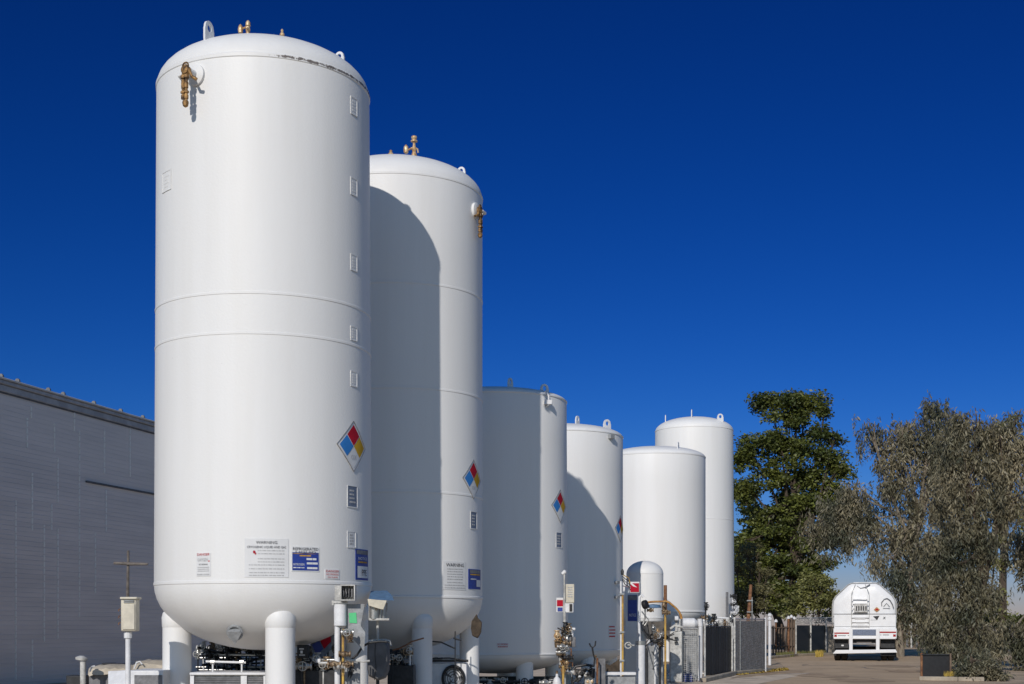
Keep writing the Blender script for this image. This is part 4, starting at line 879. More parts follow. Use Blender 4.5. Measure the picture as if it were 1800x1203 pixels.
for k in range(4): part(g, 'wire', ['yellow', 'black', 'steel', 'black'][k], lambda q: pp(q, [(1094, 1010 + k * 3), (1099, 1013 + k * 5), (1105, 1016 + k * 5), (1108, 1026 + k * 4)], 31.0 + k * .03, .9, 6))
g = thing('work_shelf', 'small white work shelf carrying a brown sack, in front of the fourth tank', 'shelf', foot(1092, 30.5)); part(g, 'shelf_top', 'white', lambda q: bx(q, 1064, 1118, 1182, 1187, 30.5, .3), bevel=.006); part(g, 'cabinet', 'grey', lambda q: gbx(q, 1066, 1117, 1190, 30.55, .25), bevel=.006)
sk = part(None, 'sack', 'brownbag', lambda q: q.add([P(1064, 1166, 31.2), P(1072, 1170, 31.1), P(1089, 1158, 31.1), P(1089, 1181, 31.1), P(1066, 1181, 31.1)] + [P(a, c, 31.4) for a, c in ((1064, 1166), (1072, 1170), (1089, 1158), (1089, 1181), (1066, 1181))], [(0, 1, 2, 3, 4), (9, 8, 7, 6, 5)] + [(i, (i + 1) % 5, (i + 1) % 5 + 5, i + 5) for i in range(5)]), bevel=.015); tag(sk, 'brown sack standing on the small white work shelf', 'sack')
# panel board
g = thing('panel_board', 'tall pale panel board with a navy notice, right of the fourth tank', 'panel board', foot(1110, 36)); part(g, 'board', 'paint', lambda q: gbx(q, 1099, 1121, 1030, 36.0, .08), bevel=.01); part(g, 'edge_post', 'white', lambda q: down(q, 1098, 1100, 35.95, 1.3))
nb_ = flat(g, 'navy_notice', 'navy', 1103.5, 1120, 1046, 1092, 35.985, .01); flat(nb_, 'top_strip', 'midgrey', 1104, 1119.5, 1047, 1055, 35.975); lettering(nb_, 'NOTICE', 'signw', 1106, 1118, 1079, 1084, 35.974)
g = thing('flag_sign', 'red and white square sign beside the wires above the panel board', 'sign', P(1114, 1032, 33.4)); part(g, 'board', 'signw', lambda q: bx(q, 1104, 1124, 1023, 1042, 33.42, .015)); part(g, 'red_panel', 'red', lambda q: bx(q, 1108, 1123.3, 1025.5, 1041, 33.41, .005)); part(g, 'slash', 'signw', lambda q: q.add([P(1104.5, 1023.5, 33.405), P(1109, 1023.5, 33.405), P(1120, 1033, 33.405), P(1113, 1031, 33.405)], [(0, 1, 2, 3)])); part(g, 'arm', 'steel', lambda q: pp(q, [(1093, 1030, -2.3), (1104, 1032)], 33.45, 1, 6))
g = thing('bollard', 'thick white bollard with a thin white riser pipe on top', 'bollard', foot(1126, 32.6)); part(g, 'body', 'white', lambda q: down(q, 1125.5, 1130, 32.6, 8.3, 24)); cp = part(g, 'collar', 'steel', lambda q: pp(q, [(1125.5, 1134), (1125.5, 1127)], 32.6, 8.8, 24)); part(g, 'riser', 'white', lambda q: pp(q, [(1124.5, 1127), (1123, 1085), (1124, 1050), (1128, 1046), (1131, 1050)], 32.6, 2.3, 12)); part(g, 'side_valve', 'dirty', lambda q: (pp(q, [(1103, 1134), (1118, 1135)], 32.5, 1.3, 8), q.torus(P(1104, 1135, 32.5), .07, .016, 16, 6, rot=Matrix.Rotation(rad(70), 3, 'X')), q.torus(P(1108, 1132, 32.5), .05, .014, 16, 6, rot=Matrix.Rotation(rad(50), 3, 'Y'))))
# orange / yellow pipework at the fifth tank
g = thing('gas_pipe', 'orange pipe crossing from the black gauge and bending down in front of the fifth tank', 'pipe', foot(1168, 33.8)); Z = 33.8
part(g, 'orange_pipe', 'orange', lambda q: pp(q, [(1138, 1059), (1150, 1058), (1170, 1057.5), (1176, 1059), (1188, 1069), (1194, 1076), (1197, 1083)], Z, 1.8, 12)); part(g, 'yellow_riser', 'yellow', lambda q: down(q, 1169.5, 1074, Z, 1.9, 12)); part(g, 'rusty_riser', 'rust', lambda q: pp(q, [(1169.5, 1080), (1169.5, 1034), (1169.5, 1029)], Z + .03, 3, 12)); part(g, 'nozzle', 'orange', lambda q: pp(q, [(1196, 1080), (1198, 1088)], Z, 2.4, 10))
for vx, vy, vs_, va, vw in ((1167, 1066, 1.1, 'Z', False), (1171, 1077, 1.0, 'X', True), (1143, 1073, .8, 'X', True)): part(g, 'valve', 'brass', lambda q: valve(q, P(vx, vy, Z - .03), vs_, va, vw))
part(g, 'gauge', 'black', lambda q: (q.lathe([(.01, -.05), (.10, -.05), (.11, 0), (.10, .05), (.01, .05)], P(1134, 1063, Z - .2), 24, rot=Matrix.Rotation(rad(70), 3, 'Y') @ Matrix.Rotation(rad(30), 3, 'X')))); part(g, 'saddle', 'bluep', lambda q: q.lathe([(.02, -.02), (.20, -.01), (.17, .06), (.02, .08)], P(1148, 1068, Z + .1), 20))
part(g, 'standoff', 'steel', lambda q: (pp(q, [(1134, 1063), (1134, 1086), (1130, 1098)], Z - .1, 1.6), pp(q, [(1128, 1075), (1140, 1090), (1133, 1100)], Z - .15, 1.2)))
g = thing('valve_cluster', 'small bright valves on black pipes left of the long yellow riser', 'valves', foot(1155, 34))
for k in range(12): x, y = 1156 + rv.uniform(-9, 10), 1096 + rv.uniform(0, 40); part(g, 'valve', rv.choice(['steel', 'white', 'brass', 'dark', 'black', 'brassl']), lambda q: valve(q, P(x, y, 34 + rv.uniform(-.1, .1)), rv.uniform(.6, 1.1), rv.choice('ZX')))
for k in range(6): part(g, 'hose', rv.choice(['black', 'black', 'dirty']), lambda q: pp(q, [(1128 + rv.uniform(0, 14), 1098 + k * 8), (1145, 1120 + rv.uniform(-6, 16)), (1158, 1122 + rv.uniform(-10, 6)), (1168 + rv.uniform(0, 24), 1112 + k * 3)], 34, rv.uniform(.9, 1.5), 8))
part(g, 'riser', 'dark', lambda q: down(q, 1160, 1120, 34.1, 2.2)); part(g, 'hopper', 'steel', lambda q: q.lathe([(.12, -.42), (.14, -.40), (.36, .0), (.38, .02), (.02, .03)], P(1146, 1094, 35.0), 28))
g = thing('cabinet_column', 'narrow grimy column cabinet below the buffer tank', 'cabinet', foot(1146, 35)); part(g, 'body', 'grey', lambda q: gbx(q, 1139, 1166, 1135, 35.0, .4), bevel=.02); part(g, 'edge', 'white', lambda q: gbx(q, 1150, 1154, 1128, 34.95, .05)); part(g, 'inner_post', 'dark', lambda q: gbx(q, 1133, 1138, 1140, 34.9, .08))
# pale wall slab and cage at the fifth tank
g = thing('pipe_guard', 'scuffed white guard slab standing below the fifth tank', 'guard slab', foot(1188, 36.6)); part(g, 'slab', 'dirty', lambda q: gbx(q, 1178, 1199, 1110, 36.7, .22), bevel=.02); part(g, 'cap_pipe', 'dirty', lambda q: (pp(q, [(1178, 1106), (1186, 1100), (1200, 1103)], 36.7, 2.4), pp(q, [(1189, 1110), (1189, 1083)], 36.7, 2.6), pp(q, [(1194, 1110), (1195, 1088)], 36.72, 2.2))); part(g, 'flange', 'white', lambda q: pp(q, [(1186, 1088), (1192, 1088)], 36.66, 5, 16)); part(g, 'clamp', 'dark', lambda q: [bx(q, 1186, 1192, y, y + 3, 36.6, .06) for y in (1090, 1120, 1128)])
g = thing('wire_cage', 'grey wire mesh cage standing under the fifth tank', 'cage', foot(1213, 37))
part(g, 'frame', 'steel', lambda q: (down(q, 1199.5, 1105, 37, 1.2), down(q, 1226, 1105, 37, 1.2), pp(q, [(1199.5, 1105), (1226, 1105)], 37, 1.2)))
def grid(q):
    for i in range(1, 8): down(q, 1199.5 + i * 3.3, 1105, 37, .35, 4)
    for j in range(1, 26): pp(q, [(1199.5, 1105 + j * 3.6), (1226, 1105 + j * 3.6)], 37, .35, 4)
part(g, 'wire_mesh', 'dirty', grid, smooth=False); part(g, 'back_sheet', 'grey', lambda q: gbx(q, 1201, 1225, 1107, 37.3, .03)); part(g, 'blue_sack', 'navy', lambda q: sag(q, 1201, 1218, 1184, 1199, 37.05, .2, 8, .02)); part(g, 'top_tank', 'white', lambda q: q.lathe([(.05, -.2), (.14, -.18), (.14, .12), (.08, .2), (.02, .22)], P(1212, 1096, 37.4), 20, axis='X'))
g = thing('downpipe', 'white downpipe with a flared foot in front of the black fence', 'pipe', foot(1232, 37.4)); part(g, 'pipe', 'white', lambda q: (down(q, 1231, 1100, 37.4, 3.4), pp(q, [(1231, 1101), (1230, 1088)], 37.4, 4.2))); part(g, 'foot_cone', 'white', lambda q: q.lathe([(.16, .01), (.13, .15), (.07, .55), (.03, .8)], (PX(1226, 37.5), 37.5, 0), 20))
g = thing('instrument_rack', 'row of small pipes, valves and boxes showing above the black screen fence', 'instruments', foot(1262, 43))
for k in range(11):
    x = 1240 + k * 4.9; y = 1080 + rv.uniform(0, 14); rs = part(g, 'riser', rv.choice(['dirty', 'steel', 'white', 'dark']), lambda q: down(q, x, y, 43 + rv.uniform(-.2, .2), rv.uniform(.8, 1.8))); part(rs, 'valve', rv.choice(['steel', 'dirty', 'brass', 'dark']), lambda q: valve(q, P(x, y + 5, 42.8), rv.uniform(.8, 1.3), rv.choice('XZ')))
part(g, 'header_pipe', 'white', lambda q: (pp(q, [(1238, 1087), (1262, 1086), (1292, 1088)], 42.9, 1.6), pp(q, [(1240, 1098), (1288, 1099)], 42.8, 1.2))); part(g, 'box', 'dirty', lambda q: (bx(q, 1246, 1259, 1079, 1087, 42.8, .2), bx(q, 1264, 1270, 1090, 1101, 42.7, .15), bx(q, 1276, 1283, 1088, 1104, 42.7, .15)), bevel=.01)
part(g, 'safety_valve', 'dark', lambda q: (valve(q, P(1241, 1066, 42), 1.2, 'Z'), pp(q, [(1240, 1088), (1241, 1064)], 42, 1.4)))
g = thing('ladder_fittings', 'dark fittings with white collars hanging on the right side of the farthest tank', 'fittings', foot(1293, 55.5))
for k in range(8): part(g, 'valve', rv.choice(['dark', 'white', 'black']), lambda q: valve(q, P(1291 + rv.uniform(-3, 4), 1048 + k * 5, 55.6), 1.3, rv.choice('XZ')))
part(g, 'riser', 'dark', lambda q: down(q, 1291, 1046, 55.6, 1.1))

# ---------------------------------------------------------------- fences
def run(mb, a, b_, z0, z1, th, inset=0):
    a, b_ = Vector((*a[:2], 0)), Vector((*b_[:2], 0)); d = b_ - a
    return mb.box(((a.x + b_.x) / 2, (a.y + b_.y) / 2, (z0 + z1) / 2), (d.length, th, z1 - z0), math.atan2(d.y, d.x))
def post(mb, x, Z, y, rpx, n=12): return down(mb, x, y, Z, rpx, n)
g = thing('screen_fence', 'black slatted screen fence standing right of the fifth tank', 'fence', foot(1262, 41))
FA, FB = (PX(1238, 40.4), 40.4), (PX(1287, 42.2), 42.2)
part(g, 'backing', 'black', lambda q: run(q, (FA[0], FA[1] + .05), (FB[0], FB[1] + .05), .04, 1.40, .02))
for k in range(12):
    t0, t1_ = k / 12 + .006, (k + 1) / 12 - .010; lerp = lambda t: (FA[0] + (FB[0] - FA[0]) * t, FA[1] + (FB[1] - FA[1]) * t)
    part(g, 'slat', 'black' if k % 3 else 'dark', lambda q: run(q, lerp(t0), lerp(t1_), .05, 1.41 + rv.uniform(-.02, .03), .025), smooth=False)
part(g, 'top_rail', 'dark', lambda q: q.tube([(*FA, 1.43), (*FB, 1.43)], .02, 8))
for x, Z in ((1239, 40.4), (1287, 42.1)): part(g, 'post', 'dirty', lambda q: post(q, x, Z, 1095, 1.7))
g = thing('chain_link_fence', 'chain link fence panel with grey privacy slats beside the driveway', 'fence', foot(1317, 43))
CA, CB = (PX(1291, 42.3), 42.3), (PX(1345, 44.6), 44.6); L_ = math.hypot(CB[0] - CA[0], CB[1] - CA[1]); cl = lambda t, z: (CA[0] + (CB[0] - CA[0]) * t, CA[1] + (CB[1] - CA[1]) * t - .03, z)
part(g, 'privacy_slats', mat('grey_slat', (.15, .135, .12), .7, vary=.6, scale=5), lambda q: [run(q, cl(k / 30 + .004, 0), cl((k + 1) / 30 - .004, 0), .10, 1.60, .006) for k in range(30)], smooth=False)
def wires(q):
    n = 34; h0, h1 = .08, 1.62; H_ = h1 - h0
    for sgn in (1, -1):
        for k in range(-22, n + 22):
            t0 = k / n; dt = H_ / L_ * sgn
            a, c = (t0, h0), (t0 + dt, h1)
            pts = []
            for u in np.linspace(0, 1, 2):
                pts.append((a[0] + (c[0] - a[0]) * u, a[1] + (c[1] - a[1]) * u))
            (ta, za), (tb, zb_) = pts
            if ta > tb: ta, za, tb, zb_ = tb, zb_, ta, za
            if tb < 0 or ta > 1: continue
            if ta < 0: za += (zb_ - za) * (0 - ta) / (tb - ta); ta = 0
            if tb > 1: zb_ = za + (zb_ - za) * (1 - ta) / (tb - ta); tb = 1
            q.tube([cl(ta, za), cl(tb, zb_)], .008, 4, caps=False)
part(g, 'wire_mesh', 'steel', wires, smooth=False)
for t, r_, m_ in ((0, .03, 'dirty'), (.17, .025, 'steel'), (1, .035, 'white')): part(g, 'post', m_, lambda q: q.tube([(*cl(t, 0)[:2], .01), cl(t, 1.72)], r_, 10))
part(g, 'top_rail', 'steel', lambda q: q.tube([cl(0, 1.66), cl(1, 1.66)], .018, 8)); part(g, 'bottom_rail', 'dirty', lambda q: q.tube([cl(0, .09), cl(1, .09)], .018, 8))
g = thing('finial_post', 'tall white gate post with a round finial where the chain link fence ends', 'post', foot(1353, 52)); part(g, 'post', 'white', lambda q: post(q, 1353, 52, 1090, 2.6)); part(g, 'finial', 'white', lambda q: q.lathe([(.03, -.02), (.09, .0), (.10, .05), (.05, .07), (.05, .11), (.085, .15), (.085, .19), (.04, .24), (.01, .25)], P(1353, 1090, 52), 16))
# far picket / mesh fence
far = lambda x: 69.0 + (x - 1357) * .055
g = thing('picket_fence', 'weathered picket fence with white finials, left of the black mesh fence', 'fence', foot(1378, far(1378)))
for k, x in enumerate((1359, 1364, 1369, 1374, 1379, 1386, 1391, 1396)):
    hh = (1100, 1094, 1104, 1097, 1102, 1088, 1086, 1089)[k]; pk = part(g, 'picket', ['wood', 'rust', 'wood', 'wood'][k % 4], lambda q: post(q, x, far(x), hh, 1.5 + .5 * (k > 4), 8))
    if k > 4 or k == 1: part(pk, 'finial', 'white', lambda q: q.lathe([(.02, -.02), (.09, 0), (.09, .06), (.05, .12), (.01, .15)], P(x, hh, far(x)), 12))
part(g, 'rail', 'wood', lambda q: [q.tube([P(1357, y, far(1357)), P(1398, y, far(1398))], .035, 8) for y in (1104, 1136)])
g = thing('mesh_fence', 'black mesh covered fence between the pickets and the tanker truck', 'fence', foot(1428, far(1428)))
part(g, 'black_mesh', 'black', lambda q: run(q, (PX(1400, far(1400)), far(1400)), (PX(1451, far(1451)), far(1451)), .05, 1.46, .03)); part(g, 'top_rail', 'dirty', lambda q: q.tube([P(1398, 1087, far(1398)), P(1466, 1086, far(1466))], .03, 8))
part(g, 'lattice', 'steel', lambda q: [q.tube([P(1399 + i * 2.6, 1098, far(1399)), P(1399 + i * 2.6 + s_ * 4, 1087.5, far(1399))], .014, 4) for i in range(25) for s_ in (-1, 1)], smooth=False)
for x in (1399, 1425, 1452): part(g, 'post', 'dirty', lambda q: post(q, x, far(x) - .1, 1086, 1.7))
g = thing('gate_pier', 'pale masonry gate pier hidden half behind the left side of the tanker', 'pier', foot(1461, 74.5)); part(g, 'pier', 'kerb', lambda q: gbx(q, 1456, 1467, 1103, 74.5, .4), bevel=.03); part(g, 'cap', 'conc', lambda q: bx(q, 1454.5, 1468.5, 1100, 1103, 74.4, .6), bevel=.02)
g = thing('board_fence', 'grey weathered board fence far behind the right side of the tanker', 'fence', foot(1596, 92))
for k in range(11):
    x0 = 1572 + k * 4.2; part(g, 'board', ['wood', 'midgrey', 'wood', 'canvas'][k % 4], lambda q: gbx(q, x0, x0 + 3.8, 1101 + rv.uniform(-2, 2), 92 + .02 * (k % 2), .03), smooth=False)
part(g, 'rail', 'dirty', lambda q: bx(q, 1570, 1640, 1098, 1101, 91.9, .06)); part(g, 'post', 'dirty', lambda q: post(q, 1602, 91.85, 1094, 1.8))
g = thing('low_screen_fence', 'low dark screen fence with an orange brown end post, under the weeping tree', 'fence', foot(1640, 38.6))
part(g, 'end_post', 'rust', lambda q: post(q, 1620, 38.6, 1148, 2.2)); part(g, 'screen', 'black', lambda q: bx(q, 1622, 1672, 1152, 1192, 38.6, .03)); part(g, 'rail', 'dark', lambda q: bx(q, 1620, 1672, 1150, 1152, 38.55, .05))
for x in (1671,): part(g, 'post', 'wood', lambda q: post(q, x, 38.55, 1149, 1.8))
g = thing('utility_pole', 'short rusty pole with a thinner steel pipe strapped to it, behind the chain link fence', 'pole', foot(1318, 52)); part(g, 'pole', 'rust', lambda q: q.tube([(PX(1315, 52), 52, 0.01), P(1315.5, 1087, 52), P(1320, 1028, 52)], [.08, .07, .055], 10)); part(g, 'pipe', 'steel', lambda q: down(q, 1322, 1050, 51.9, 1)); part(g, 'strap', 'steel', lambda q: [bx(q, 1314, 1323.5, y, y + 2, 51.85, .15) for y in (1055, 1075)])

# ---------------------------------------------------------------- tanker truck, seen square from behind
TO = Vector((PX(1519, 57.9), 57.9, 0)); TRZ = math.atan2(VR.y, VR.x)
TM = Matrix.Translation(TO) @ Matrix.Rotation(TRZ, 4, 'Z'); K = 43.2
tr = thing('tanker_truck', 'white tanker trailer parked on the road, seen from behind', 'truck', tuple(TO))
def tw(x, y, z): return TM @ Vector((x, y, z))
def tx(px): return (px - 1519) / K
def tz(py): return (1161 - py) / K
def tpart(name, m, fn, parent=tr, bevel=0, smooth=True):
    mb = MB(); fn(mb); mb.v = [tuple(TM @ Vector(v)) for v in mb.v]
    return mb.build(name, [M[q] for q in m] if isinstance(m, tuple) else M[m], parent, bevel=bevel, smooth=smooth)
def tb(q, x0, x1, y0, y1, d0, d1): return q.bb(tx(x0), tx(x1), d0, d1, tz(y1), tz(y0))      # pixels of the rear view + depth range
sec = [(-.50, 3.19), (.47, 3.19), (.62, 3.12), (1.12, 2.66), (1.23, 2.48), (1.26, 2.25), (1.26, 1.60), (1.1, 1.25), (.5, 1.08), (-.5, 1.08), (-1.1, 1.25), (-1.26, 1.60), (-1.26, 2.25), (-1.23, 2.48), (-1.12, 2.66), (-.64, 3.12)]
def body(q):
    st = [(.16, .55), (.06, .86), (.0, .96), (.04, 1.0)]
    st = [(-.12, .30), (-.10, .72), (-.06, .93), (0, .985), (.05, 1.0), (9.2, 1.0), (9.35, .9), (9.42, .5)]; n = len(sec); vs = []
    for y, k in st:
        for x, z in sec: vs.append((x * k, y, 2.1 + (z - 2.1) * k))
    fs = [tuple(range(n)), tuple(range(len(vs) - 1, len(vs) - n - 1, -1))]
    for i in range(len(st) - 1):
        for j in range(n): fs.append((i * n + j, i * n + (j + 1) % n, (i + 1) * n + (j + 1) % n, (i + 1) * n + j))
    q.add(vs, fs)
tk = tpart('tank', 'truckw', body)
for y_ in (.05, 3.1, 6.2): tpart('ring', 'dirty', lambda q: q.tube([(x * 1.005, y_, z + (.0)) for x, z in sec + sec[:1]], .018, 6), tk)
tpart('rim', 'grey', lambda q: q.tube([(x * .985, -.03, 2.1 + (z - 2.1) * .985) for x, z in sec + sec[:1]], .012, 6), tk)
tpart('walkway', 'truckw', lambda q: q.bb(-.42, .30, .1, 9.0, 3.195, 3.225))
# centre fairing with the ladder recess
cf = tpart('ladder_panel', 'truckw', lambda q: q.add([(tx(1500), -.26, tz(1076)), (tx(1525), -.26, tz(1076)), (tx(1524), -.22, tz(1040)), (tx(1519), -.14, tz(1029)), (tx(1504), -.14, tz(1029)), (tx(1500), -.20, tz(1036)), (tx(1500), -.1, tz(1076)), (tx(1525), -.1, tz(1076)), (tx(1524), -.06, tz(1040)), (tx(1519), .02, tz(1029)), (tx(1504), .02, tz(1029)), (tx(1500), -.06, tz(1036))], [(0, 1, 2, 3, 4, 5), (11, 10, 9, 8, 7, 6)] + [(i, (i + 1) % 6, (i + 1) % 6 + 6, i + 6) for i in range(6)]), bevel=.01)
for x0, x1 in ((1497.5, 1527.5),):
    tpart('ladder_rail', 'dirty', lambda q: [q.tube([(tx(x), -.22, tz(1118)), (tx(x), -.30, tz(1076)), (tx(x), -.27, tz(1042)), (tx(x + (6 if x < 1519 else -6)), -.12, tz(1027)), (tx(x + (8 if x < 1519 else -8)), .1, tz(1024))], .011, 8) for x in (x0, x1)], cf)
tpart('tread', 'truckw', lambda q: [q.bb(tx(1498), tx(1527), -.33, -.27, tz(y) - .012, tz(y) + .012) for y in (1052, 1060, 1068, 1084, 1092, 1099)], cf)
vp = tpart('vent_panel', 'dirty', lambda q: tb(q, 1502, 1524.5, 1059.5, 1075, -.34, -.28), bevel=.01); tpart('slot', 'dark', lambda q: [tb(q, 1505 + i * 4, 1507 + i * 4, 1064, 1072, -.347, -.335) for i in range(5)], vp)
tpart('top_hatch', 'midgrey', lambda q: q.tube([(tx(1507), -.12, tz(1029)), (tx(1513), -.16, tz(1033)), (tx(1521), -.16, tz(1031)), (tx(1529), -.12, tz(1026))], .022, 8), cf)
# emblem: rounded triangular ring (thin dark outline)
em = tpart('emblem', 'midgrey', lambda q: q.tube([(tx(x), -.13, tz(y)) for x, y in ((1549, 1064), (1548.5, 1058), (1553, 1052), (1558, 1050.5), (1563, 1054), (1567, 1061), (1569, 1068))], .020, 6)); tpart('inner_mark', 'grey', lambda q: (q.tube([(tx(1552), -.13, tz(1065)), (tx(1557), -.13, tz(1059)), (tx(1562), -.13, tz(1065))], .014, 6), q.tube([(tx(1551), -.13, tz(1068)), (tx(1563), -.13, tz(1068))], .010, 6)), em)
dp = tpart('danger_placard', 'orange', lambda q: q.add([(tx(1535.5), -.16, tz(1070)), (tx(1540.5), -.16, tz(1074.5)), (tx(1545.5), -.15, tz(1070)), (tx(1540.5), -.15, tz(1065.5)), (tx(1535.5), -.10, tz(1070)), (tx(1540.5), -.10, tz(1074.5)), (tx(1545.5), -.10, tz(1070)), (tx(1540.5), -.10, tz(1065.5))], [(0, 1, 2, 3), (7, 6, 5, 4), (0, 4, 5, 1), (1, 5, 6, 2), (2, 6, 7, 3), (3, 7, 4, 0)]), smooth=False)
tpart('flame_mark', 'red', lambda q: tb(q, 1538.5, 1543, 1069, 1071.5, -.168, -.161), dp, smooth=False)
tpart('band', 'midgrey', lambda q: (tb(q, 1466, 1573.5, 1077.3, 1078.6, -.255, -.2)))
# rear cabinet below the tank
rc = tpart('rear_cabinet', 'truckw', lambda q: (tb(q, 1467.5, 1573, 1079, 1122, -.24, .5)), bevel=.03)
tpart('cabinet_door', 'truckw', lambda q: tb(q, 1499, 1525, 1080.5, 1098, -.262, -.235), rc, bevel=.008); tpart('number_plate', 'signw', lambda q: (tb(q, 1503, 1521, 1084, 1087, -.29, -.262), tb(q, 1505, 1520, 1092, 1095, -.29, -.262)), rc, smooth=False)
tpart('dark_mark', 'dark', lambda q: (q.add([(tx(1534), -.246, tz(1082)), (tx(1545), -.246, tz(1081)), (tx(1541), -.246, tz(1089))], [(0, 1, 2)]), q.tube([(tx(1552), -.246, tz(1083)), (tx(1555), -.246, tz(1087))], .012, 5), q.tube([(tx(1555), -.246, tz(1083)), (tx(1551), -.246, tz(1087))], .012, 5)), rc, smooth=False)
for c0, c1, cy in ((1469, 1498, 1099.5), (1527, 1572, 1099.5), (1530, 1540, 1088)): tpart('crease', 'grey', lambda q: tb(q, c0, c1, cy, cy + .7, -.247, -.24), rc, smooth=False)
bp_ = tpart('bumper_panel', 'truckw', lambda q: tb(q, 1466.5, 1574, 1103, 1121, -.32, -.245), bevel=.02)
tpart('red_stripe', 'lens', lambda q: tb(q, 1468, 1497, 1110.3, 1112.6, -.328, -.32), bp_, smooth=False); tpart('red_stripe', 'lens', lambda q: tb(q, 1541, 1573, 1108.6, 1111, -.328, -.32), bp_, smooth=False)
lp = tpart('licence_board', mat('blue_grey_board', (.10, .13, .19), .5, vary=.3, scale=20), lambda q: tb(q, 1498.5, 1539, 1105, 1115.5, -.335, -.321), bp_, smooth=False) if False else tpart('licence_board', 'plate', lambda q: tb(q, 1498.5, 1539, 1105, 1115.5, -.335, -.321), bp_, smooth=False)
tpart('tail_light', 'lens', lambda q: tb(q, 1568, 1572.5, 1113.5, 1117.5, -.335, -.32), bp_, bevel=.005); tpart('tail_light', 'lens', lambda q: tb(q, 1468, 1472.5, 1114, 1118, -.335, -.32), bp_, bevel=.005)
tpart('small_mark', 'dark', lambda q: [tb(q, x, x + w_, y, y + .9, -.326, -.32) for x, w_, y in ((1474, 14, 1115.5), (1491, 3, 1115.5), (1546, 2, 1114), (1551, 10, 1114))], bp_, smooth=False)
# under-run frame
uf = tpart('underrun_frame', 'truckw', lambda q: (tb(q, 1467, 1572, 1118.5, 1121.5, -.36, -.26)), bevel=.01)
for x0, x1 in ((1493.5, 1499.5), (1539, 1545)): tpart('upright', 'truckw', lambda q: tb(q, x0, x1, 1103, 1142, -.40, -.33), uf, bevel=.01)
tpart('underrun_bar', 'truckw', lambda q: q.add([(tx(1465.5), -.42, tz(1147.5)), (tx(1575), -.42, tz(1145)), (tx(1572), -.42, tz(1139.5)), (tx(1471), -.42, tz(1141)), (tx(1465.5), -.30, tz(1147.5)), (tx(1575), -.30, tz(1145)), (tx(1572), -.30, tz(1139.5)), (tx(1471), -.30, tz(1141))], [(0, 1, 2, 3), (7, 6, 5, 4), (0, 4, 5, 1), (1, 5, 6, 2), (2, 6, 7, 3), (3, 7, 4, 0)]), uf, bevel=.012)
tpart('back_plate', 'dark', lambda q: (tb(q, 1500, 1538, 1122, 1127, -.1, -.06), tb(q, 1469, 1492, 1122, 1138, .0, .04), tb(q, 1547, 1571, 1124, 1137, .0, .04)))
tpart('tail_light', 'signw', lambda q: tb(q, 1480, 1484, 1132, 1134.5, -.02, .0)); tpart('cross_member', 'grey', lambda q: tb(q, 1500, 1538, 1129, 1131, -.08, -.03))
tpart('chassis', 'dark', lambda q: (q.bb(-.5, -.3, .1, 9, .75, 1.05), q.bb(.3, .5, .1, 9, .75, 1.05)))
for y in (1.2, 2.5):
    ax = tpart('axle', 'dark', lambda q: q.tube([(-.9, y, .5), (.9, y, .5)], .07, 12))
    for sx in (-1, 1):
        for off in (1.08, .80):
            w_ = tpart('wheel', 'tyre', lambda q: q.lathe([(.25, -.13), (.42, -.13), (.485, -.10), (.50, -.03), (.50, .03), (.485, .10), (.42, .13), (.25, .13)], (sx * off, y, .50), 32, axis='X'))
            tpart('rim', 'chrome', lambda q: q.lathe([(.02, -.05), (.24, -.12), (.26, -.12), (.26, .12), (.24, .12), (.02, .05)], (sx * off, y, .50), 20, axis='X'), w_)
for sx in (-1, 1): tpart('mudflap', 'black', lambda q: q.bb(sx * .94 - .28, sx * .94 + .28, .60, .62, .22, 1.0))
for sx in (-1, 1): tpart('fender', 'truckw', lambda q: q.bb(sx * 1.0 - .25, sx * 1.0 + .25, .55, 3.1, 1.08, 1.12))
tpart('tractor_wheel', 'tyre', lambda q: [q.lathe([(.05, -.2), (.5, -.2), (.5, .2), (.05, .2)], (sx, 8.4, .5), 24, axis='X') for sx in (-1.05,)])
tpart('tractor_wheel', 'tyre', lambda q: [q.lathe([(.05, -.2), (.5, -.2), (.5, .2), (.05, .2)], (sx, 8.4, .5), 24, axis='X') for sx in (1.05,)])

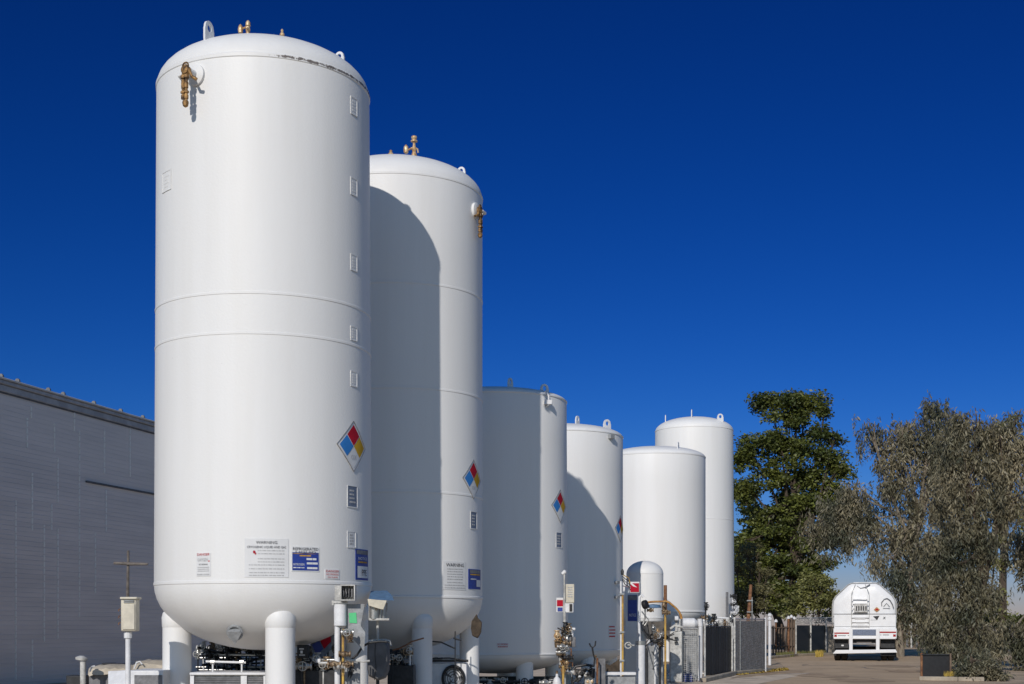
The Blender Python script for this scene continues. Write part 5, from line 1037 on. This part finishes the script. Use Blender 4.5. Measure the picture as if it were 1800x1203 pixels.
# ---------------------------------------------------------------- trees
def leaves_np(blobs, seed, dens, size, droop=.3, clr=.55, per=60, strand=0.0, wid=.38, hollow=.45, fill=0.72):
    """blobs: centre + radii. Each blob carries separate clumps with air between them; a clump is a shell of
    leaf-sized quads (or of hanging strands); returns verts (N*4,3)"""
    r = np.random.default_rng(seed); out = []
    for (cx, cy, cz, rx, ry, rz) in blobs:
        area = 4 * PI * ((rx * ry + rx * rz + ry * rz) / 3); n = max(5, int(area * dens * fill / (clr * clr * 3.2)))
        d = r.normal(size=(n, 3)); d /= np.linalg.norm(d, axis=1)[:, None]
        rr = hollow + (1.12 - hollow) * r.random(n) ** .8
        c = np.array([cx, cy, cz]) + d * rr[:, None] * np.array([rx, ry, rz]) * r.uniform(.82, 1.18, n)[:, None]
        cs = clr * r.uniform(.45, 1.3, n)
        k = np.maximum(6, (per * (cs / clr) ** 1.7)).astype(int); ci = np.repeat(np.arange(n), k); m = len(ci)
        g_ = r.normal(size=(m, 3)); g_ /= np.linalg.norm(g_, axis=1)[:, None]
        g_ *= (cs[ci] * r.random(m) ** .45 * r.uniform(.75, 1.15, m))[:, None] * np.array([1, 1, .62])
        if strand:     # hanging strands: leaves string down from a few points of the clump
            ns = 9; sp = r.normal(size=(n, ns, 3)) * .45 * cs[:, None, None] * np.array([1, 1, .55]); si = r.integers(0, ns, m)
            g_ = sp[ci, si] + r.normal(size=(m, 3)) * .055; g_[:, 2] -= r.random(m) ** 1.2 * strand * cs[ci] * r.uniform(.6, 1.3, (n, ns))[ci, si]
        else:          # a few twigs poke out
            tw_ = r.random(m) < .12; g_[tw_] *= r.uniform(1.0, 1.55, tw_.sum())[:, None]
        p = c[ci] + g_
        ln = size * r.uniform(.5, 1.35, m)
        ax = r.normal(size=(m, 3)); ax[:, 2] = ax[:, 2] * .5 - droop * 2.2; ax /= np.linalg.norm(ax, axis=1)[:, None]
        sd_ = np.cross(ax, r.normal(size=(m, 3))); sd_ /= np.linalg.norm(sd_, axis=1)[:, None] + 1e-9
        w = (ln * wid * .5)[:, None] * sd_; L2 = ax * ln[:, None]
        out.append(np.stack([p, p + L2 * .45 + w, p + L2, p + L2 * .45 - w], 1).reshape(-1, 3))
    return np.concatenate(out)
def foliage(name, vs, m, parent, origin):
    n = len(vs) // 4; me = bpy.data.meshes.new(name); og = np.array(origin)
    me.vertices.add(len(vs)); me.vertices.foreach_set('co', (vs - og).astype(np.float32).ravel())
    me.loops.add(n * 4); me.loops.foreach_set('vertex_index', np.arange(n * 4, dtype=np.int32))
    me.polygons.add(n); me.polygons.foreach_set('loop_start', np.arange(0, n * 4, 4, dtype=np.int32)); me.polygons.foreach_set('loop_total', np.full(n, 4, np.int32))
    me.update(calc_edges=True); me.materials.append(m)
    o = bpy.data.objects.new(name, me); COL.objects.link(o); o.parent = parent; o.location = og - np.array(WORLD[parent.name]); WORLD[o.name] = tuple(origin); return o
def tree(name, label, cat, base, Z, blobs_px, leafm, barkm, seed, dens, size, trunk_r, limbs=14, group=None, **kw):
    """blobs_px: (x, y, rx, ry[, dZ]) in photo px at depth Z -> real ellipsoids there"""
    bl = []
    for q in blobs_px:
        Zb = Z + (q[4] if len(q) > 4 else 0); c = P(q[0], q[1], Zb); bl.append((c.x, Zb, c.z, q[2] / F * Zb, (q[2] + q[3]) * .5 / F * Zb, q[3] / F * Zb))
    o = thing(name, label, cat, (base, Z, 0), group)
    foliage('crown', leaves_np(bl, seed, dens, size, **kw), M[leafm], o, (base, Z, 0))
    r = random.Random(seed); top = max(bl, key=lambda b_: b_[2]); lo_ = min(b_[2] - b_[5] for b_ in bl); h = max(1.2, min(top[2] * .45, lo_ + 1.5)) if trunk_r > .1 else .35
    mid = Vector((base + (top[0] - base) * .3, Z, h)); mb = MB()
    mb.tube([(base, Z, -.05), (base + .05, Z, h * .4), mid, ((mid.x + top[0]) / 2, (Z + top[1]) / 2, (h + top[2]) / 2), (top[0], top[1], top[2])], [trunk_r * 1.35, trunk_r, trunk_r * .8, trunk_r * .5, trunk_r * .12], 12)
    mb.build('trunk', M[barkm], o, origin=(base, Z, 0))
    mb = MB()
    for k in range(limbs):
        b_ = bl[k % len(bl)]; st = mid.lerp(Vector(top[:3]), r.uniform(0, .5)); e_ = Vector((b_[0] + r.uniform(-.7, .7) * b_[3], b_[1] + r.uniform(-.8, .5) * b_[4], b_[2] + r.uniform(-.4, .6) * b_[5]))
        m1 = st.lerp(e_, .5) + Vector((r.uniform(-.3, .3), 0, r.uniform(.0, .5)))
        mb.tube([st, m1, e_], [trunk_r * .45, trunk_r * .25, .02], 7)
        for _ in range(3): e2 = e_ + Vector((r.uniform(-1, 1), r.uniform(-1, 1), r.uniform(-1, .6))) * b_[3] * .5; mb.tube([m1.lerp(e_, r.uniform(.2, .9)), e2], [.035, .012], 5)
    mb.build('limbs', M[barkm], o, origin=(base, Z, 0)); return o

tree('evergreen_tree', 'tall dark green tree with a narrow upper lobe, right of the farthest tank', 'tree', PX(1390, 81), 81,
     [(1400, 703, 46, 18), (1346, 712, 22, 12), (1440, 716, 22, 22), (1392, 735, 40, 16), (1345, 778, 34, 22), (1395, 785, 50, 28), (1448, 765, 30, 16), (1455, 800, 28, 18), (1312, 800, 24, 26), (1362, 835, 36, 28), (1420, 838, 42, 30), (1464, 830, 22, 20), (1472, 870, 20, 20), (1478, 915, 18, 22), (1310, 855, 22, 26), (1385, 890, 44, 30), (1445, 885, 30, 22), (1345, 930, 36, 28), (1310, 965, 22, 24), (1400, 945, 44, 30), (1455, 945, 26, 20), (1360, 990, 44, 32), (1310, 1025, 28, 30), (1415, 1010, 32, 28), (1360, 1045, 44, 30), (1440, 985, 18, 14)],
     'leafd', 'barkd', 5, 2.3, .21, .26, limbs=24, droop=.15, clr=.66, per=260, wid=.5, hollow=.12, group='trees at the end of the road')
tree('evergreen_tree', 'lower dark tree filling in behind the tall dark green one, down to the fences', 'tree', PX(1370, 88), 88,
     [(1480, 940, 24, 30), (1470, 900, 24, 26), (1495, 915, 18, 20), (1312, 880, 22, 34), (1345, 930, 40, 40), (1400, 960, 44, 40), (1450, 930, 34, 34), (1312, 990, 26, 44), (1360, 1010, 40, 40), (1410, 995, 30, 22), (1390, 900, 40, 34), (1340, 1060, 44, 26)], 'leafd', 'barkd', 15, 1.9, .25, .25, limbs=14, droop=.15, clr=.8, per=210, wid=.5, hollow=.2, group='trees at the end of the road')
tree('olive_bush', 'olive tan bush growing behind the rusty pole and the chain link fence', 'bush', PX(1322, 64), 64,
     [(1322, 970, 24, 16), (1303, 1000, 18, 20), (1338, 1005, 22, 20), (1315, 1040, 26, 24), (1345, 1045, 18, 24), (1298, 1060, 12, 24)], 'leafo', 'barkd', 6, 2.2, .15, .07, limbs=10, droop=.1, clr=.32, per=70, wid=.35)
tree('shrub', 'yellow green shrub showing left of the tanker, below the patch of sky', 'shrub', PX(1435, 76.5), 76.5,
     [(1418, 1042, 24, 24), (1443, 1024, 22, 20), (1440, 1060, 40, 20), (1464, 1045, 18, 22), (1398, 1064, 22, 20), (1480, 1066, 16, 16)], 'leafy', 'barkd', 8, 3.0, .17, .05, limbs=8, droop=.1, clr=.42, per=110, wid=.45, hollow=.1)
tree('eucalyptus_tree', 'grey leaved eucalyptus whose long arm reaches left above the tanker', 'tree', PX(1580, 66), 66,
     [(1528, 748, 20, 12), (1560, 762, 32, 18), (1600, 742, 28, 18), (1640, 712, 34, 18), (1622, 768, 46, 26), (1672, 752, 34, 26), (1575, 805, 34, 22), (1650, 815, 54, 32), (1500, 858, 26, 16), (1465, 893, 36, 22), (1520, 885, 40, 26), (1580, 855, 40, 26), (1640, 880, 50, 32), (1445, 922, 22, 16), (1490, 930, 36, 24), (1545, 925, 40, 28), (1600, 935, 44, 30), (1660, 950, 40, 34), (1545, 972, 24, 16), (1590, 995, 38, 28), (1635, 1020, 34, 36), (1600, 1045, 30, 26), (1585, 1080, 16, 14), (1630, 1085, 28, 20)],
     'leafg', 'bark', 9, 3.2, .225, .20, limbs=22, droop=.75, clr=.62, per=190, strand=1.7, wid=.24, hollow=.15, group='trees at the end of the road')
tree('green_tree', 'olive green leaved tree standing behind the weeping tree at the right edge', 'tree', PX(1760, 72), 72,
     [(1768, 742, 28, 16), (1790, 790, 24, 30), (1752, 765, 28, 22), (1770, 850, 30, 30), (1792, 915, 18, 30), (1735, 960, 34, 40), (1700, 880, 30, 30), (1745, 1060, 30, 34)], 'leafy', 'barkd', 10, 1.7, .22, .25, droop=.3, clr=.6, per=120, wid=.4, hollow=.3)
tree('weeping_tree', 'big weeping grey leaved tree near the right edge, its branches hanging to the ground', 'tree', PX(1690, 44), 44,
     [(1785, 735, 26, 16), (1790, 775, 22, 22), (1788, 830, 22, 24), (1790, 880, 18, 20), (1705, 735, 36, 18), (1672, 775, 30, 22), (1738, 760, 34, 24), (1700, 805, 44, 28), (1752, 815, 32, 28), (1670, 850, 34, 28), (1722, 865, 42, 30), (1765, 880, 22, 28), (1690, 920, 38, 30), (1735, 940, 30, 26), (1665, 965, 32, 30), (1708, 990, 36, 28), (1655, 1030, 28, 30), (1700, 1050, 38, 30), (1738, 1040, 20, 26), (1660, 1090, 32, 28), (1708, 1110, 40, 30), (1742, 1125, 20, 34), (1665, 1135, 28, 22), (1712, 1155, 34, 22, -3)],
     'leafg', 'barkd', 11, 3.9, .165, .13, limbs=16, droop=.75, clr=.46, per=215, strand=1.6, wid=.22, hollow=.25, group='trees at the end of the road')
tree('bush', 'leafy bush spilling over the kerb below the weeping tree', 'bush', PX(1722, 37.6), 37.6,
     [(1700, 1185, 18, 14), (1725, 1175, 26, 20), (1690, 1196, 12, 8), (1750, 1190, 20, 12)], 'leafg', 'barkd', 14, 3.2, .12, .03, limbs=4, droop=.4, clr=.22, per=80, wid=.3)
tree('weeping_tree', 'drooping grey green branches of a tree cut by the right edge of the photo', 'tree', PX(1850, 46), 46,
     [(1830, 950, 46, 24), (1800, 935, 22, 18), (1796, 975, 18, 16), (1835, 1000, 34, 26), (1835, 1095, 40, 26), (1795, 1110, 22, 16), (1806, 1135, 24, 18), (1775, 1100, 14, 12), (1840, 1175, 36, 22)], 'leafg', 'bark', 12, 3.4, .19, .12, limbs=10, droop=.75, clr=.42, per=130, strand=1.6, wid=.24, hollow=.3)

for k, (x, Z_, lab) in enumerate(((1480, 96, 'dark low bush seen far behind the tanker left side'), (1590, 100, 'dark low bush behind the grey board fence'), (1650, 98, 'dark low bush behind the eucalyptus trunk'), (1745, 90, 'dark low bush behind the weeping tree'), (1810, 88, 'dark low bush at the right edge, near the horizon'))):
    tree('bush', lab, 'bush', PX(x, Z_), Z_, [(x - 18, 1092, 26, 12), (x + 14, 1088, 30, 15), (x + 40, 1094, 22, 12)], 'leafd', 'barkd', 30 + k, 1.6, .26, .06, limbs=5, droop=.1, clr=.55, per=90, wid=.5, hollow=.2, group='low bushes behind the fences')

# cracks and tar patches on the road
for k in range(16):
    r = random.Random(100 + k); x, y = r.uniform(1290, 1600), r.uniform(1164, 1201); c = Vector((*gp(x, y), 0)); mb = MB(); a = r.uniform(0, PI)
    if k % 3:
        p0 = c; w = r.uniform(.015, .04)
        for j in range(9):
            a += r.uniform(-.5, .5); p1 = p0 + Vector((math.cos(a), math.sin(a), 0)) * r.uniform(.15, .4); nn = (p1 - p0).cross(Vector((0, 0, 1))).normalized() * w
            mb.add([p0 - nn + Vector((0, 0, .009)), p0 + nn + Vector((0, 0, .009)), p1 + nn + Vector((0, 0, .009)), p1 - nn + Vector((0, 0, .009))], [(0, 1, 2, 3)]); p0 = p1
        struct(mb, 'road_crack', M['seam'], smooth=False)
    else:
        n = 14; mb.add([c + Vector((math.cos(2 * PI * i / n) * r.uniform(.5, 1.0), math.sin(2 * PI * i / n) * r.uniform(.9, 1.9), .0075 + .0002 * k)) for i in range(n)], [tuple(range(n))]); struct(mb, 'road_patch', M['patch'], smooth=False)
